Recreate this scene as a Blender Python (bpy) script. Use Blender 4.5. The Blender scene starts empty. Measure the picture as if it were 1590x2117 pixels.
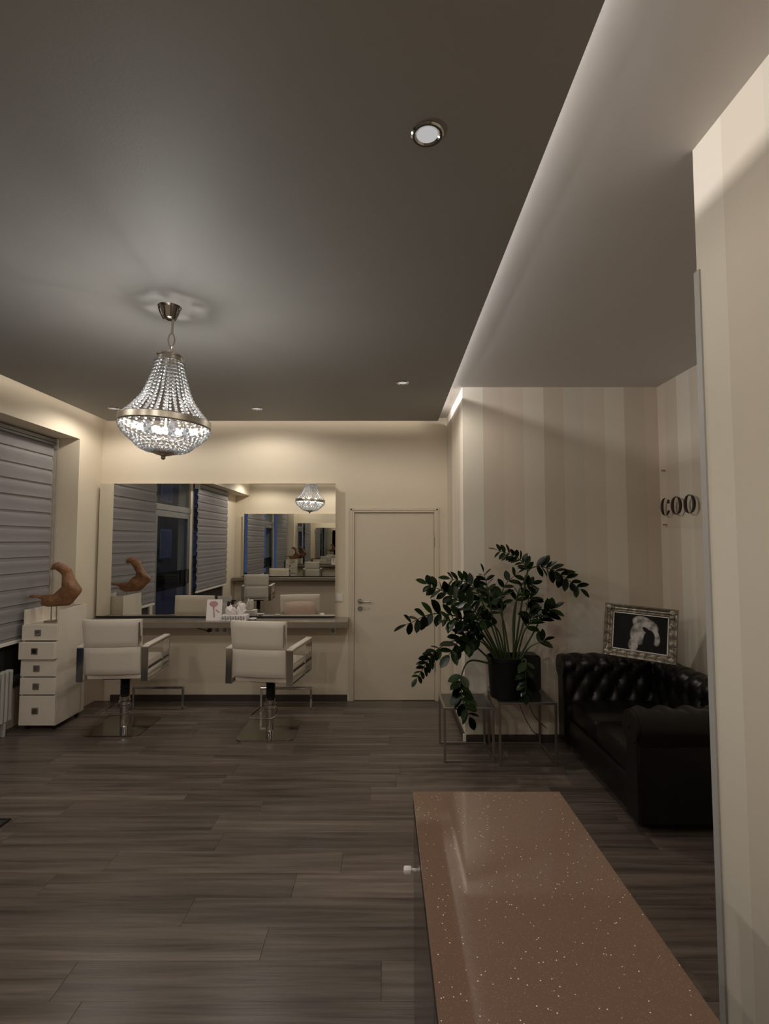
import bpy, bmesh, math, random
from mathutils import Vector, Matrix
PI = math.pi
random.seed(7)
scn = bpy.context.scene
C = scn.collection

# ------------------------------------------------------------------ camera
cam_d = bpy.data.cameras.new('camera')
cam_d.sensor_fit = 'HORIZONTAL'; cam_d.sensor_width = 36.0
cam_d.lens = 36.0 * 1050.0 / 1590.0
cam_d.clip_start = 0.02
cam = bpy.data.objects.new('camera', cam_d); C.objects.link(cam)
cam.location = (0, 0, 1.69)
cam.rotation_euler = (PI / 2 + math.atan(59.5 / 1050.0), 0, 0)
scn.camera = cam

# ------------------------------------------------------------------ world (blue dusk outside)
W = bpy.data.worlds.new('dusk'); scn.world = W; W.use_nodes = True
bg = W.node_tree.nodes['Background']
bg.inputs[0].default_value = (0.16, 0.22, 0.55, 1); bg.inputs[1].default_value = 0.45

scn.view_settings.view_transform = 'Standard'
scn.view_settings.look = 'None'
scn.view_settings.gamma = 1.0
scn.view_settings.use_curve_mapping = False
scn.view_settings.exposure = 0.0

# light levels (each is placed in its lamp's own builder below)
P_CHANDELIER = 30.0
P_DOWN = 18.0
P_STRIP = 3.2
P_PERIM = 0.33
LAMP_GLOW = 0.46

# ------------------------------------------------------------------ materials
MATS = {}
def nodes_of(m): return m.node_tree.nodes, m.node_tree.links
def principled(name, col, rough=0.5, metal=0.0, spec=0.5, coat=0.0, noise=None, bump=None, trans=0.0):
    """noise=(scale, amount): colour mottling;  bump=(scale, strength)"""
    m = bpy.data.materials.new(name); m.use_nodes = True
    N, L = nodes_of(m); b = N['Principled BSDF']
    b.inputs['Base Color'].default_value = (*col, 1)
    b.inputs['Roughness'].default_value = rough
    b.inputs['Metallic'].default_value = metal
    b.inputs['Specular IOR Level'].default_value = spec
    b.inputs['Coat Weight'].default_value = coat
    b.inputs['Transmission Weight'].default_value = trans
    tc = N.new('ShaderNodeTexCoord')
    if noise:
        t = N.new('ShaderNodeTexNoise'); t.inputs['Scale'].default_value = noise[0]; t.inputs['Detail'].default_value = 4
        L.new(tc.outputs['Object'], t.inputs['Vector'])
        r = N.new('ShaderNodeMapRange'); r.inputs[3].default_value = 1 - noise[1]; r.inputs[4].default_value = 1 + noise[1]
        L.new(t.outputs['Fac'], r.inputs[0])
        mx = N.new('ShaderNodeMix'); mx.data_type = 'RGBA'; mx.blend_type = 'MULTIPLY'; mx.inputs[0].default_value = 1
        mx.inputs[6].default_value = (*col, 1); L.new(r.outputs[0], mx.inputs[7]); L.new(mx.outputs[2], b.inputs['Base Color'])
    if bump:
        t = N.new('ShaderNodeTexNoise'); t.inputs['Scale'].default_value = bump[0]; t.inputs['Detail'].default_value = 5
        L.new(tc.outputs['Object'], t.inputs['Vector'])
        bp = N.new('ShaderNodeBump'); bp.inputs['Strength'].default_value = bump[1]; bp.inputs['Distance'].default_value = 0.01
        L.new(t.outputs['Fac'], bp.inputs['Height']); L.new(bp.outputs['Normal'], b.inputs['Normal'])
    MATS[name] = m
    return m

def emission(name, col, s):
    m = bpy.data.materials.new(name); m.use_nodes = True
    N, L = nodes_of(m); N.remove(N['Principled BSDF'])
    e = N.new('ShaderNodeEmission'); e.inputs[0].default_value = (*col, 1); e.inputs[1].default_value = s
    L.new(e.outputs[0], N['Material Output'].inputs[0]); MATS[name] = m
    return m

M_wall = principled('cream_paint', (0.66, 0.57, 0.44), 0.75, noise=(3.0, 0.02), bump=(90, 0.08))
M_white_ceiling = principled('white_ceiling_paint', (0.66, 0.63, 0.605), 0.8, bump=(6, 0.10))
M_panel = principled('grey_ceiling_paint', (0.265, 0.256, 0.238), 0.6, noise=(1.5, 0.03), bump=(120, 0.05))
M_trim_white = principled('white_trim', (0.72, 0.68, 0.62), 0.45, noise=(8, 0.02))
M_door = principled('door_lacquer', (0.58, 0.50, 0.39), 0.4, noise=(4, 0.015))
M_base = principled('dark_baseboard', (0.050, 0.037, 0.030), 0.45, noise=(14, 0.2))
M_chrome = principled('chrome', (0.62, 0.60, 0.58), 0.12, 1.0, noise=(20, 0.03))
M_steel = principled('brushed_steel', (0.42, 0.40, 0.38), 0.3, 1.0, noise=(60, 0.08))
M_darksteel = principled('polished_dark_steel', (0.36, 0.34, 0.31), 0.08, 1.0, noise=(5, 0.04))
M_bronze = principled('aged_nickel', (0.58, 0.53, 0.46), 0.32, 1.0, noise=(30, 0.1))
M_darknickel = principled('dark_nickel', (0.20, 0.18, 0.155), 0.2, 1.0, noise=(30, 0.15))
M_black = principled('black_plastic', (0.006, 0.006, 0.006), 0.45, noise=(20, 0.2))
M_rubber = principled('black_rubber', (0.008, 0.008, 0.008), 0.6, noise=(20, 0.2))
M_leather_w = principled('white_leatherette', (0.66, 0.59, 0.50), 0.42, noise=(6, 0.03), bump=(260, 0.05))
M_seam = principled('dark_piping', (0.03, 0.027, 0.025), 0.6, noise=(30, 0.1))
M_cab = principled('white_laminate', (0.72, 0.645, 0.545), 0.35, noise=(5, 0.015))
M_leather_b = principled('black_leather', (0.0045, 0.0038, 0.0033), 0.32, spec=0.45, noise=(9, 0.3), bump=(140, 0.12))
M_potblack = principled('black_pot', (0.004, 0.004, 0.004), 0.55, spec=0.25, noise=(10, 0.2))
M_soil = principled('soil', (0.02, 0.014, 0.01), 0.95, noise=(40, 0.4), bump=(60, 0.8))
M_desk = principled('taupe_desk_top', (0.20, 0.165, 0.125), 0.22, noise=(25, 0.08))
M_mirror = principled('mirror_silver', (0.80, 0.80, 0.77), 0.0, 1.0, noise=(2, 0.004))
M_alu = principled('grey_aluminium', (0.24, 0.245, 0.25), 0.4, 0.6, noise=(12, 0.05))
M_guard = principled('aluminium_corner_profile', (0.40, 0.385, 0.37), 0.5, 0.0, noise=(12, 0.05))
M_rad = principled('radiator_enamel', (0.42, 0.40, 0.375), 0.4, noise=(6, 0.03))
M_smoke = principled('smoked_black_glass', (0.035, 0.032, 0.028), 0.06, spec=0.6, noise=(4, 0.1))
M_pink = principled('blush_fabric', (0.60, 0.44, 0.37), 0.85, noise=(18, 0.08), bump=(200, 0.3))
M_paper = principled('white_paper', (0.75, 0.70, 0.66), 0.7, noise=(10, 0.02))
M_pinkprint = principled('pink_print', (0.46, 0.25, 0.24), 0.6, noise=(20, 0.1))
M_greyprint = principled('grey_print', (0.30, 0.29, 0.27), 0.6, noise=(20, 0.1))
M_letter = principled('dark_brown_letter', (0.022, 0.014, 0.010), 0.35, noise=(15, 0.1))
M_mat = principled('entrance_mat', (0.04, 0.036, 0.033), 0.95, noise=(120, 0.5), bump=(200, 0.6))
M_pave = principled('pavement', (0.08, 0.08, 0.08), 0.9, noise=(3, 0.3))
M_facade = principled('street_facade', (0.05, 0.05, 0.05), 0.9, noise=(1, 0.2))
M_counter_side = principled('gloss_dark_lacquer', (0.016, 0.012, 0.010), 0.12, spec=0.6, noise=(6, 0.1))
M_wood = principled('driftwood', (0.23, 0.105, 0.045), 0.55, noise=(14, 0.7), bump=(22, 1.0))
M_lamp = emission('lamp_lens', (1.0, 0.98, 0.96), LAMP_GLOW)
M_led = emission('led_tape', (1.0, 0.93, 0.84), 1.2)
M_stem = principled('plant_stem', (0.035, 0.055, 0.018), 0.45, noise=(30, 0.2))

def leaf_mat():
    m = principled('glossy_leaf', (0.012, 0.030, 0.008), 0.3, spec=0.45)
    N, L = nodes_of(m); b = N['Principled BSDF']
    oi = N.new('ShaderNodeObjectInfo'); cr = N.new('ShaderNodeValToRGB')
    cr.color_ramp.elements[0].color = (0.006, 0.014, 0.005, 1); cr.color_ramp.elements[1].color = (0.024, 0.052, 0.012, 1)
    L.new(oi.outputs['Random'], cr.inputs[0]); L.new(cr.outputs[0], b.inputs['Base Color'])
    return m
M_leaf = leaf_mat()

def stripe_mat():
    m = principled('striped_wallpaper', (0.5, 0.42, 0.33), 0.7)
    N, L = nodes_of(m); b = N['Principled BSDF']
    g = N.new('ShaderNodeNewGeometry'); s = N.new('ShaderNodeSeparateXYZ'); L.new(g.outputs['Position'], s.inputs[0])
    a = N.new('ShaderNodeMath'); a.operation = 'ADD'; L.new(s.outputs[0], a.inputs[0]); L.new(s.outputs[1], a.inputs[1])
    # stripes 0.176 m wide, five tones in turn, starting at the niche's outer corner (x+y = 0.68+4.37)
    o = N.new('ShaderNodeMath'); o.operation = 'SUBTRACT'; o.inputs[1].default_value = 5.05 - 17.6; L.new(a.outputs[0], o.inputs[0])
    d = N.new('ShaderNodeMath'); d.operation = 'DIVIDE'; d.inputs[1].default_value = 0.176 * 7; L.new(o.outputs[0], d.inputs[0])
    fr = N.new('ShaderNodeMath'); fr.operation = 'FRACT'; L.new(d.outputs[0], fr.inputs[0])
    cr = N.new('ShaderNodeValToRGB'); cr.color_ramp.interpolation = 'CONSTANT'
    tones = [(0.60, 0.55, 0.46), (0.64, 0.57, 0.475), (0.70, 0.64, 0.54), (0.60, 0.515, 0.42), (0.64, 0.545, 0.445), (0.68, 0.61, 0.51), (0.57, 0.485, 0.39)]
    el = cr.color_ramp.elements
    el[0].position = 0; el[0].color = (*tones[0], 1); el[1].position = 1 / 7; el[1].color = (*tones[1], 1)
    for i in range(2, 7):
        e = el.new(i / 7); e.color = (*tones[i], 1)
    L.new(fr.outputs[0], cr.inputs[0]); L.new(cr.outputs[0], b.inputs['Base Color'])
    return m
M_stripe = stripe_mat()

def plank_mat():
    m = principled('wood_plank', (0.05, 0.04, 0.035), 0.36, spec=0.4)
    N, L = nodes_of(m); b = N['Principled BSDF']
    tc = N.new('ShaderNodeTexCoord'); oi = N.new('ShaderNodeObjectInfo')
    g = N.new('ShaderNodeNewGeometry')
    mul = N.new('ShaderNodeMath'); mul.operation = 'MULTIPLY'; mul.inputs[1].default_value = 57.0; L.new(oi.outputs['Random'], mul.inputs[0])
    cx = N.new('ShaderNodeCombineXYZ'); L.new(mul.outputs[0], cx.inputs[0]); L.new(mul.outputs[0], cx.inputs[2])
    va = N.new('ShaderNodeVectorMath'); va.operation = 'ADD'; L.new(g.outputs['Position'], va.inputs[0]); L.new(cx.outputs[0], va.inputs[1])
    sc = N.new('ShaderNodeVectorMath'); sc.operation = 'MULTIPLY'; sc.inputs[1].default_value = (0.8, 17.0, 1.0); L.new(va.outputs[0], sc.inputs[0])
    n1 = N.new('ShaderNodeTexNoise'); n1.inputs['Scale'].default_value = 1.3; n1.inputs['Detail'].default_value = 6; n1.inputs['Roughness'].default_value = 0.6
    n1.inputs['Distortion'].default_value = 0.6
    L.new(sc.outputs[0], n1.inputs['Vector'])
    sc2 = N.new('ShaderNodeVectorMath'); sc2.operation = 'MULTIPLY'; sc2.inputs[1].default_value = (4.0, 110.0, 1.0); L.new(va.outputs[0], sc2.inputs[0])
    n2 = N.new('ShaderNodeTexNoise'); n2.inputs['Scale'].default_value = 1.0; n2.inputs['Detail'].default_value = 4; L.new(sc2.outputs[0], n2.inputs['Vector'])
    cr = N.new('ShaderNodeValToRGB')
    cr.color_ramp.elements[0].position = 0.30; cr.color_ramp.elements[0].color = (0.058, 0.044, 0.036, 1)
    cr.color_ramp.elements[1].position = 0.72; cr.color_ramp.elements[1].color = (0.200, 0.158, 0.131, 1)
    L.new(n1.outputs['Fac'], cr.inputs[0])
    r2 = N.new('ShaderNodeMapRange'); r2.inputs[3].default_value = 0.72; r2.inputs[4].default_value = 1.28; L.new(n2.outputs['Fac'], r2.inputs[0])
    r3 = N.new('ShaderNodeMapRange'); r3.inputs[3].default_value = 0.80; r3.inputs[4].default_value = 1.16; L.new(oi.outputs['Random'], r3.inputs[0])
    mm = N.new('ShaderNodeMath'); mm.operation = 'MULTIPLY'; L.new(r2.outputs[0], mm.inputs[0]); L.new(r3.outputs[0], mm.inputs[1])
    mx = N.new('ShaderNodeMix'); mx.data_type = 'RGBA'; mx.blend_type = 'MULTIPLY'; mx.inputs[0].default_value = 1
    L.new(cr.outputs[0], mx.inputs[6]); L.new(mm.outputs[0], mx.inputs[7]); L.new(mx.outputs[2], b.inputs['Base Color'])
    rr = N.new('ShaderNodeMapRange'); rr.inputs[3].default_value = 0.24; rr.inputs[4].default_value = 0.40; L.new(n1.outputs['Fac'], rr.inputs[0]); L.new(rr.outputs[0], b.inputs['Roughness'])
    bp = N.new('ShaderNodeBump'); bp.inputs['Strength'].default_value = 0.12; bp.inputs['Distance'].default_value = 0.004
    L.new(n2.outputs['Fac'], bp.inputs['Height']); L.new(bp.outputs['Normal'], b.inputs['Normal'])
    return m
M_plank = plank_mat()

def sparkle_mat():
    m = principled('sparkling_brown_quartz', (0.12, 0.07, 0.045), 0.05, spec=0.7)
    N, L = nodes_of(m); b = N['Principled BSDF']
    tc = N.new('ShaderNodeTexCoord')
    def flakes(scale, thr, size):
        v = N.new('ShaderNodeTexVoronoi'); v.inputs['Scale'].default_value = scale; L.new(tc.outputs['Object'], v.inputs['Vector'])
        sp = N.new('ShaderNodeSeparateColor'); L.new(v.outputs['Color'], sp.inputs[0])
        a = N.new('ShaderNodeMath'); a.operation = 'GREATER_THAN'; a.inputs[1].default_value = thr; L.new(sp.outputs[0], a.inputs[0])
        c = N.new('ShaderNodeMath'); c.operation = 'LESS_THAN'; c.inputs[1].default_value = size; L.new(v.outputs['Distance'], c.inputs[0])
        x = N.new('ShaderNodeMath'); x.operation = 'MULTIPLY'; L.new(a.outputs[0], x.inputs[0]); L.new(c.outputs[0], x.inputs[1])
        return x
    f1 = flakes(230, 0.965, 0.30); f2 = flakes(420, 0.80, 0.36)
    m1 = N.new('ShaderNodeMix'); m1.data_type = 'RGBA'; m1.inputs[6].default_value = (0.175, 0.108, 0.076, 1); m1.inputs[7].default_value = (0.29, 0.185, 0.135, 1)
    L.new(f2.outputs[0], m1.inputs[0])
    m2 = N.new('ShaderNodeMix'); m2.data_type = 'RGBA'; m2.inputs[7].default_value = (0.95, 0.85, 0.75, 1)
    L.new(m1.outputs[2], m2.inputs[6]); L.new(f1.outputs[0], m2.inputs[0]); L.new(m2.outputs[2], b.inputs['Base Color'])
    return m
M_sparkle = sparkle_mat()

def glass_mat(name, col, fac_gloss=0.05):
    m = bpy.data.materials.new(name); m.use_nodes = True
    N, L = nodes_of(m); N.remove(N['Principled BSDF'])
    t = N.new('ShaderNodeBsdfTransparent'); t.inputs[0].default_value = (*col, 1)
    g = N.new('ShaderNodeBsdfGlossy'); g.inputs['Roughness'].default_value = 0.02
    mx = N.new('ShaderNodeMixShader'); mx.inputs[0].default_value = fac_gloss; L.new(t.outputs[0], mx.inputs[1]); L.new(g.outputs[0], mx.inputs[2])
    L.new(mx.outputs[0], N['Material Output'].inputs[0]); MATS[name] = m
    return m
M_glass = glass_mat('window_glass', (0.80, 0.85, 0.84))
M_acryl = glass_mat('clear_acrylic', (0.995, 0.995, 0.99), 0.025)
M_tintglass = glass_mat('frosted_tinted_glass', (0.30, 0.34, 0.35))

def bead_mat():
    m = bpy.data.materials.new('crystal_bead'); m.use_nodes = True
    N, L = nodes_of(m); N.remove(N['Principled BSDF'])
    t = N.new('ShaderNodeBsdfTransparent'); t.inputs[0].default_value = (0.95, 0.95, 0.95, 1)
    d = N.new('ShaderNodeBsdfTranslucent'); d.inputs[0].default_value = (0.055, 0.055, 0.055, 1)
    f = N.new('ShaderNodeBsdfDiffuse'); f.inputs[0].default_value = (0.075, 0.073, 0.07, 1)
    g = N.new('ShaderNodeBsdfGlossy'); g.inputs['Roughness'].default_value = 0.25; g.inputs[0].default_value = (0.5, 0.5, 0.5, 1)
    a1 = N.new('ShaderNodeAddShader'); L.new(d.outputs[0], a1.inputs[0]); L.new(f.outputs[0], a1.inputs[1])
    m1 = N.new('ShaderNodeMixShader'); m1.inputs[0].default_value = 0.18; L.new(a1.outputs[0], m1.inputs[1]); L.new(g.outputs[0], m1.inputs[2])
    m2 = N.new('ShaderNodeMixShader'); m2.inputs[0].default_value = 0.72; L.new(t.outputs[0], m2.inputs[1]); L.new(m1.outputs[0], m2.inputs[2])
    L.new(m2.outputs[0], N['Material Output'].inputs[0]); MATS['crystal_bead'] = m
    return m
M_bead = bead_mat()

def fabric_mat(name, col, transl, transp):
    m = bpy.data.materials.new(name); m.use_nodes = True
    N, L = nodes_of(m); N.remove(N['Principled BSDF'])
    tc = N.new('ShaderNodeTexCoord'); nz = N.new('ShaderNodeTexNoise'); nz.inputs['Scale'].default_value = 200; L.new(tc.outputs['Object'], nz.inputs['Vector'])
    r = N.new('ShaderNodeMapRange'); r.inputs[3].default_value = 0.94; r.inputs[4].default_value = 1.06; L.new(nz.outputs['Fac'], r.inputs[0])
    mx = N.new('ShaderNodeMix'); mx.data_type = 'RGBA'; mx.blend_type = 'MULTIPLY'; mx.inputs[0].default_value = 1; mx.inputs[6].default_value = (*col, 1); L.new(r.outputs[0], mx.inputs[7])
    d = N.new('ShaderNodeBsdfDiffuse'); L.new(mx.outputs[2], d.inputs[0])
    t = N.new('ShaderNodeBsdfTranslucent'); L.new(mx.outputs[2], t.inputs[0])
    p = N.new('ShaderNodeBsdfTransparent')
    a = N.new('ShaderNodeMixShader'); a.inputs[0].default_value = transl; L.new(d.outputs[0], a.inputs[1]); L.new(t.outputs[0], a.inputs[2])
    b = N.new('ShaderNodeMixShader'); b.inputs[0].default_value = transp; L.new(a.outputs[0], b.inputs[1]); L.new(p.outputs[0], b.inputs[2])
    L.new(b.outputs[0], N['Material Output'].inputs[0]); MATS[name] = m
    return m
M_blind = fabric_mat('blind_opaque_band', (0.54, 0.51, 0.50), 0.30, 0.0)
M_sheer = fabric_mat('blind_sheer_band', (0.46, 0.435, 0.43), 0.35, 0.04)

def art_mat():
    """plain black print with a soft pale rounded form: a generic stand-in"""
    m = principled('monochrome_print', (0.01, 0.01, 0.01), 0.6, spec=0.15)
    N, L = nodes_of(m); b = N['Principled BSDF']
    tc = N.new('ShaderNodeTexCoord')
    nz = N.new('ShaderNodeTexNoise'); nz.inputs['Scale'].default_value = 9; L.new(tc.outputs['Object'], nz.inputs['Vector'])
    def blob(cx, cz, sx, sz, rot=0.0):
        mp = N.new('ShaderNodeMapping'); mp.vector_type = 'TEXTURE'
        mp.inputs['Location'].default_value = (cx, 0, cz); mp.inputs['Scale'].default_value = (sx, 1, sz); mp.inputs['Rotation'].default_value = (0, rot, 0)
        L.new(tc.outputs['Object'], mp.inputs[0])
        s = N.new('ShaderNodeVectorMath'); s.operation = 'MULTIPLY'; s.inputs[1].default_value = (1, 0, 1); L.new(mp.outputs[0], s.inputs[0])
        ln = N.new('ShaderNodeVectorMath'); ln.operation = 'LENGTH'; L.new(s.outputs[0], ln.inputs[0])
        ad = N.new('ShaderNodeMath'); ad.operation = 'MULTIPLY_ADD'; ad.inputs[1].default_value = 0.35; L.new(nz.outputs['Fac'], ad.inputs[0]); L.new(ln.outputs['Value'], ad.inputs[2])
        r = N.new('ShaderNodeMapRange'); r.inputs[1].default_value = 1.26; r.inputs[2].default_value = 1.10; r.inputs[3].default_value = 0; r.inputs[4].default_value = 1
        L.new(ad.outputs[0], r.inputs[0]); return r.outputs[0]
    def op(o, a, c):
        x = N.new('ShaderNodeMath'); x.operation = o; x.use_clamp = True; L.new(a, x.inputs[0]); L.new(c, x.inputs[1]); return x.outputs[0]
    pale = op('MAXIMUM', blob(0.0, 0.0, 0.062, 0.092, 0.35), blob(0.035, 0.060, 0.092, 0.058, 0.45))
    pale = op('MAXIMUM', pale, op('MAXIMUM', blob(-0.045, -0.095, 0.034, 0.050), blob(0.105, -0.02, 0.030, 0.062, -0.2)))
    dark = op('MAXIMUM', blob(0.062, -0.045, 0.040, 0.075, 0.15), blob(0.05, 0.018, 0.042, 0.016, 0.7))
    mask = op('SUBTRACT', pale, dark)
    mx = N.new('ShaderNodeMix'); mx.data_type = 'RGBA'; mx.inputs[6].default_value = (0.010, 0.009, 0.008, 1); sh = N.new('ShaderNodeTexNoise'); sh.inputs['Scale'].default_value = 16; sh.inputs['Detail'].default_value = 3; L.new(tc.outputs['Object'], sh.inputs['Vector'])
    pr_ = N.new('ShaderNodeValToRGB'); pr_.color_ramp.elements[0].position = .38; pr_.color_ramp.elements[0].color = (.16, .15, .14, 1); pr_.color_ramp.elements[1].position = .58; pr_.color_ramp.elements[1].color = (.52, .49, .46, 1)
    L.new(sh.outputs['Fac'], pr_.inputs[0]); L.new(pr_.outputs[0], mx.inputs[7])
    L.new(mask, mx.inputs[0]); L.new(mx.outputs[2], b.inputs['Base Color'])
    return m
M_art = art_mat()
M_frame = principled('antique_silver_frame', (0.30, 0.265, 0.21), 0.38, 0.7, noise=(22, 0.5), bump=(45, 0.9))

# ------------------------------------------------------------------ mesh helpers
def new_bm(): return bmesh.new()
def add_box(bm, x0, x1, y0, y1, z0, z1, bev=0.0, seg=2):
    r = bmesh.ops.create_cube(bm, size=1.0)
    vs = r['verts']
    for v in vs:
        v.co = Vector((x0 + (v.co.x + .5) * (x1 - x0), y0 + (v.co.y + .5) * (y1 - y0), z0 + (v.co.z + .5) * (z1 - z0)))
    if bev > 0:
        es = list({e for v in vs for e in v.link_edges})
        bmesh.ops.bevel(bm, geom=es, offset=bev, segments=seg, profile=0.5, affect='EDGES')
    return bm
def add_tube(bm, pts, r, n=8, closed=False, cap=True):
    pts = [Vector(p) for p in pts]; k = len(pts)
    rs = r if isinstance(r, (list, tuple)) else [r] * k
    rings = []; up = None
    for i, p in enumerate(pts):
        if closed: d = pts[(i + 1) % k] - pts[i - 1]
        else: d = pts[min(i + 1, k - 1)] - pts[max(i - 1, 0)]
        d.normalize()
        if up is None:
            up = Vector((0, 0, 1)) if abs(d.z) < .9 else Vector((1, 0, 0))
        s = d.cross(up)
        if s.length < 1e-5: s = d.cross(Vector((0, 1, 0)))
        s.normalize(); up = s.cross(d).normalized()
        rings.append([bm.verts.new(p + (s * math.cos(2 * PI * j / n) + up * math.sin(2 * PI * j / n)) * rs[i]) for j in range(n)])
    for i in range(k if closed else k - 1):
        a, b = rings[i], rings[(i + 1) % k]
        for j in range(n):
            try: bm.faces.new((a[j], a[(j + 1) % n], b[(j + 1) % n], b[j]))
            except ValueError: pass
    if cap and not closed:
        bm.faces.new(rings[0][::-1]); bm.faces.new(rings[-1])
    return bm
def add_lathe(bm, prof, n=24, c=(0, 0), cap=True):
    rings = []
    for (r, z) in prof:
        rings.append([bm.verts.new((c[0] + r * math.cos(2 * PI * j / n), c[1] + r * math.sin(2 * PI * j / n), z)) for j in range(n)])
    for a, b in zip(rings, rings[1:]):
        for j in range(n): bm.faces.new((a[j], a[(j + 1) % n], b[(j + 1) % n], b[j]))
    if cap:
        bm.faces.new(rings[0][::-1]); bm.faces.new(rings[-1])
    return bm
def add_prism(bm, poly, axis, a0, a1):
    """poly: 2-D outline in the two other axes (order x,y,z without `axis`), extruded along axis"""
    def mk(p, a):
        if axis == 'x': return (a, p[0], p[1])
        if axis == 'y': return (p[0], a, p[1])
        return (p[0], p[1], a)
    A = [bm.verts.new(mk(p, a0)) for p in poly]; B = [bm.verts.new(mk(p, a1)) for p in poly]
    n = len(poly)
    for j in range(n): bm.faces.new((A[j], A[(j + 1) % n], B[(j + 1) % n], B[j]))
    bm.faces.new(A[::-1]); bm.faces.new(B)
    return bm
def add_ball(bm, c, r, sub=1, sc=(1, 1, 1)):
    bmesh.ops.create_icosphere(bm, subdivisions=sub, radius=r, matrix=Matrix.Translation(c) @ Matrix.Diagonal((*sc, 1)))
    return bm
def rrect(x0, x1, y0, y1, r, n=5):
    out = []
    for cx, cy, a0 in ((x1 - r, y1 - r, 0), (x0 + r, y1 - r, PI / 2), (x0 + r, y0 + r, PI), (x1 - r, y0 + r, 1.5 * PI)):
        for i in range(n + 1):
            a = a0 + PI / 2 * i / n; out.append((cx + r * math.cos(a), cy + r * math.sin(a)))
    return out
def mesh_of(name, bm, mat, smooth=False):
    bmesh.ops.recalc_face_normals(bm, faces=bm.faces[:])
    me = bpy.data.meshes.new(name); bm.to_mesh(me); bm.free()
    me.materials.append(mat)
    if smooth:
        me.shade_smooth()
        try: me.set_sharp_from_angle(angle=math.radians(38))
        except Exception: pass
    return me
def obj(name, bm, mat, parent=None, smooth=False, loc=None):
    me = bm if isinstance(bm, bpy.types.Mesh) else mesh_of(name, bm, mat, smooth)
    o = bpy.data.objects.new(name, me); C.objects.link(o)
    if parent is not None: o.parent = parent
    if loc is not None: o.location = loc
    return o
def thing(name, label, cat, loc=(0, 0, 0), rotz=0.0, group=None):
    o = bpy.data.objects.new(name, None); C.objects.link(o)
    o.empty_display_size = 0.1
    o.location = loc; o.rotation_euler = (0, 0, rotz)
    return tag(o, label, cat, group)
def tag(o, label, cat, group=None):
    o['label'] = label; o['category'] = cat
    if group: o['group'] = group
    return o
def struct(name, bm, mat, parent=None, label=None, smooth=False):
    o = obj(name, bm, mat, parent, smooth)
    if parent is None: o['kind'] = 'structure'
    if label: o['label'] = label
    return o
def dup(root, loc, rotz, label=None, group=None, skip=()):
    r = root.copy(); C.objects.link(r); r.location = loc; r.rotation_euler = (0, 0, rotz)
    if label: r['label'] = label
    if group: r['group'] = group
    for ch in list(root.children):
        if ch.name.split('.')[0] in skip: continue
        c = ch.copy(); C.objects.link(c); c.parent = r
        for g in ch.children:
            d = g.copy(); C.objects.link(d); d.parent = c
    return r
def box(x0, x1, y0, y1, z0, z1, bev=0.0): return add_box(new_bm(), x0, x1, y0, y1, z0, z1, bev)
def catmull(pts, per=6):
    P = [Vector(p) for p in pts]; P = [P[0] * 2 - P[1]] + P + [P[-1] * 2 - P[-2]]; out = []
    for i in range(1, len(P) - 2):
        for k in range(per):
            t = k / per; a, b, c, d = P[i - 1], P[i], P[i + 1], P[i + 2]
            out.append(0.5 * ((2 * b) + (c - a) * t + (2 * a - 5 * b + 4 * c - d) * t * t + (3 * b - a - 3 * c + d) * t ** 3))
    out.append(P[-2]); return out

# ------------------------------------------------------------------ the room
XL, XF = -3.07, -3.42          # inner pier face / window front
YB, YF = 5.48, -0.75           # back wall / wall behind the camera
XN, YN = 0.68, 4.37            # niche: outer corner
XR = 2.38                      # right wall of the niche
XP, YP = 1.06, 1.675           # partition beside the camera
ZC, ZP = 3.03, 2.97            # white ceiling / underside of the grey panel
PX = 0.557                     # right edge of the grey panel
GAP = 0.11                     # lit gap between the panel and the other walls

floor = struct('floor', box(-3.6, 2.6, -0.9, 5.6, -0.10, -0.012), M_base, label='dark wood plank floor')
PLW, PLL = 0.181, 1.22
def plank_mesh():
    bm = new_bm(); g = 0.0003; c = 0.0010
    lo = [(-.5 + g, -PLW / 2 + g), (.5 - g, -PLW / 2 + g), (.5 - g, PLW / 2 - g), (-.5 + g, PLW / 2 - g)]
    hi = [(-.5 + c, -PLW / 2 + c + g), (.5 - c, -PLW / 2 + c + g), (.5 - c, PLW / 2 - c - g), (-.5 + c, PLW / 2 - c - g)]
    A = [bm.verts.new((x, y, -.012)) for x, y in lo]; B = [bm.verts.new((x, y, -.0008)) for x, y in lo]; D = [bm.verts.new((x, y, 0)) for x, y in hi]
    for P, Q in ((A, B), (B, D)):
        for j in range(4): bm.faces.new((P[j], P[(j + 1) % 4], Q[(j + 1) % 4], Q[j]))
    bm.faces.new(D)
    return mesh_of('plank', bm, M_plank)
pm = plank_mesh()
rowy = YF; ri = 0
while rowy < YB - 0.01:
    yc = rowy + PLW / 2
    x1 = XP if yc < YP - PLW / 2 else (XN if yc > YN + .05 else XR)
    x = -3.40 - random.random() * PLL
    while x < x1 - 0.01:
        a, b = max(x, -3.40), min(x + PLL, x1)
        if b - a > 0.03:
            o = bpy.data.objects.new('plank', pm); C.objects.link(o); o.parent = floor
            o.location = ((a + b) / 2, yc, 0); o.scale = (b - a, 1, 1)
        x += PLL
    rowy += PLW; ri += 1

struct('ceiling', box(-3.6, 2.6, -0.9, 5.6, ZC, ZC + 0.12), M_white_ceiling, label='white plastered ceiling')
panel = struct('ceiling_grey_panel', add_prism(new_bm(), [(XL + GAP, YF + GAP), (.503, YF + GAP), (.571, YB - GAP), (XL + GAP, YB - GAP)], 'z', ZP, ZP + 0.007), M_panel, label='suspended matt grey ceiling field')

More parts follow.
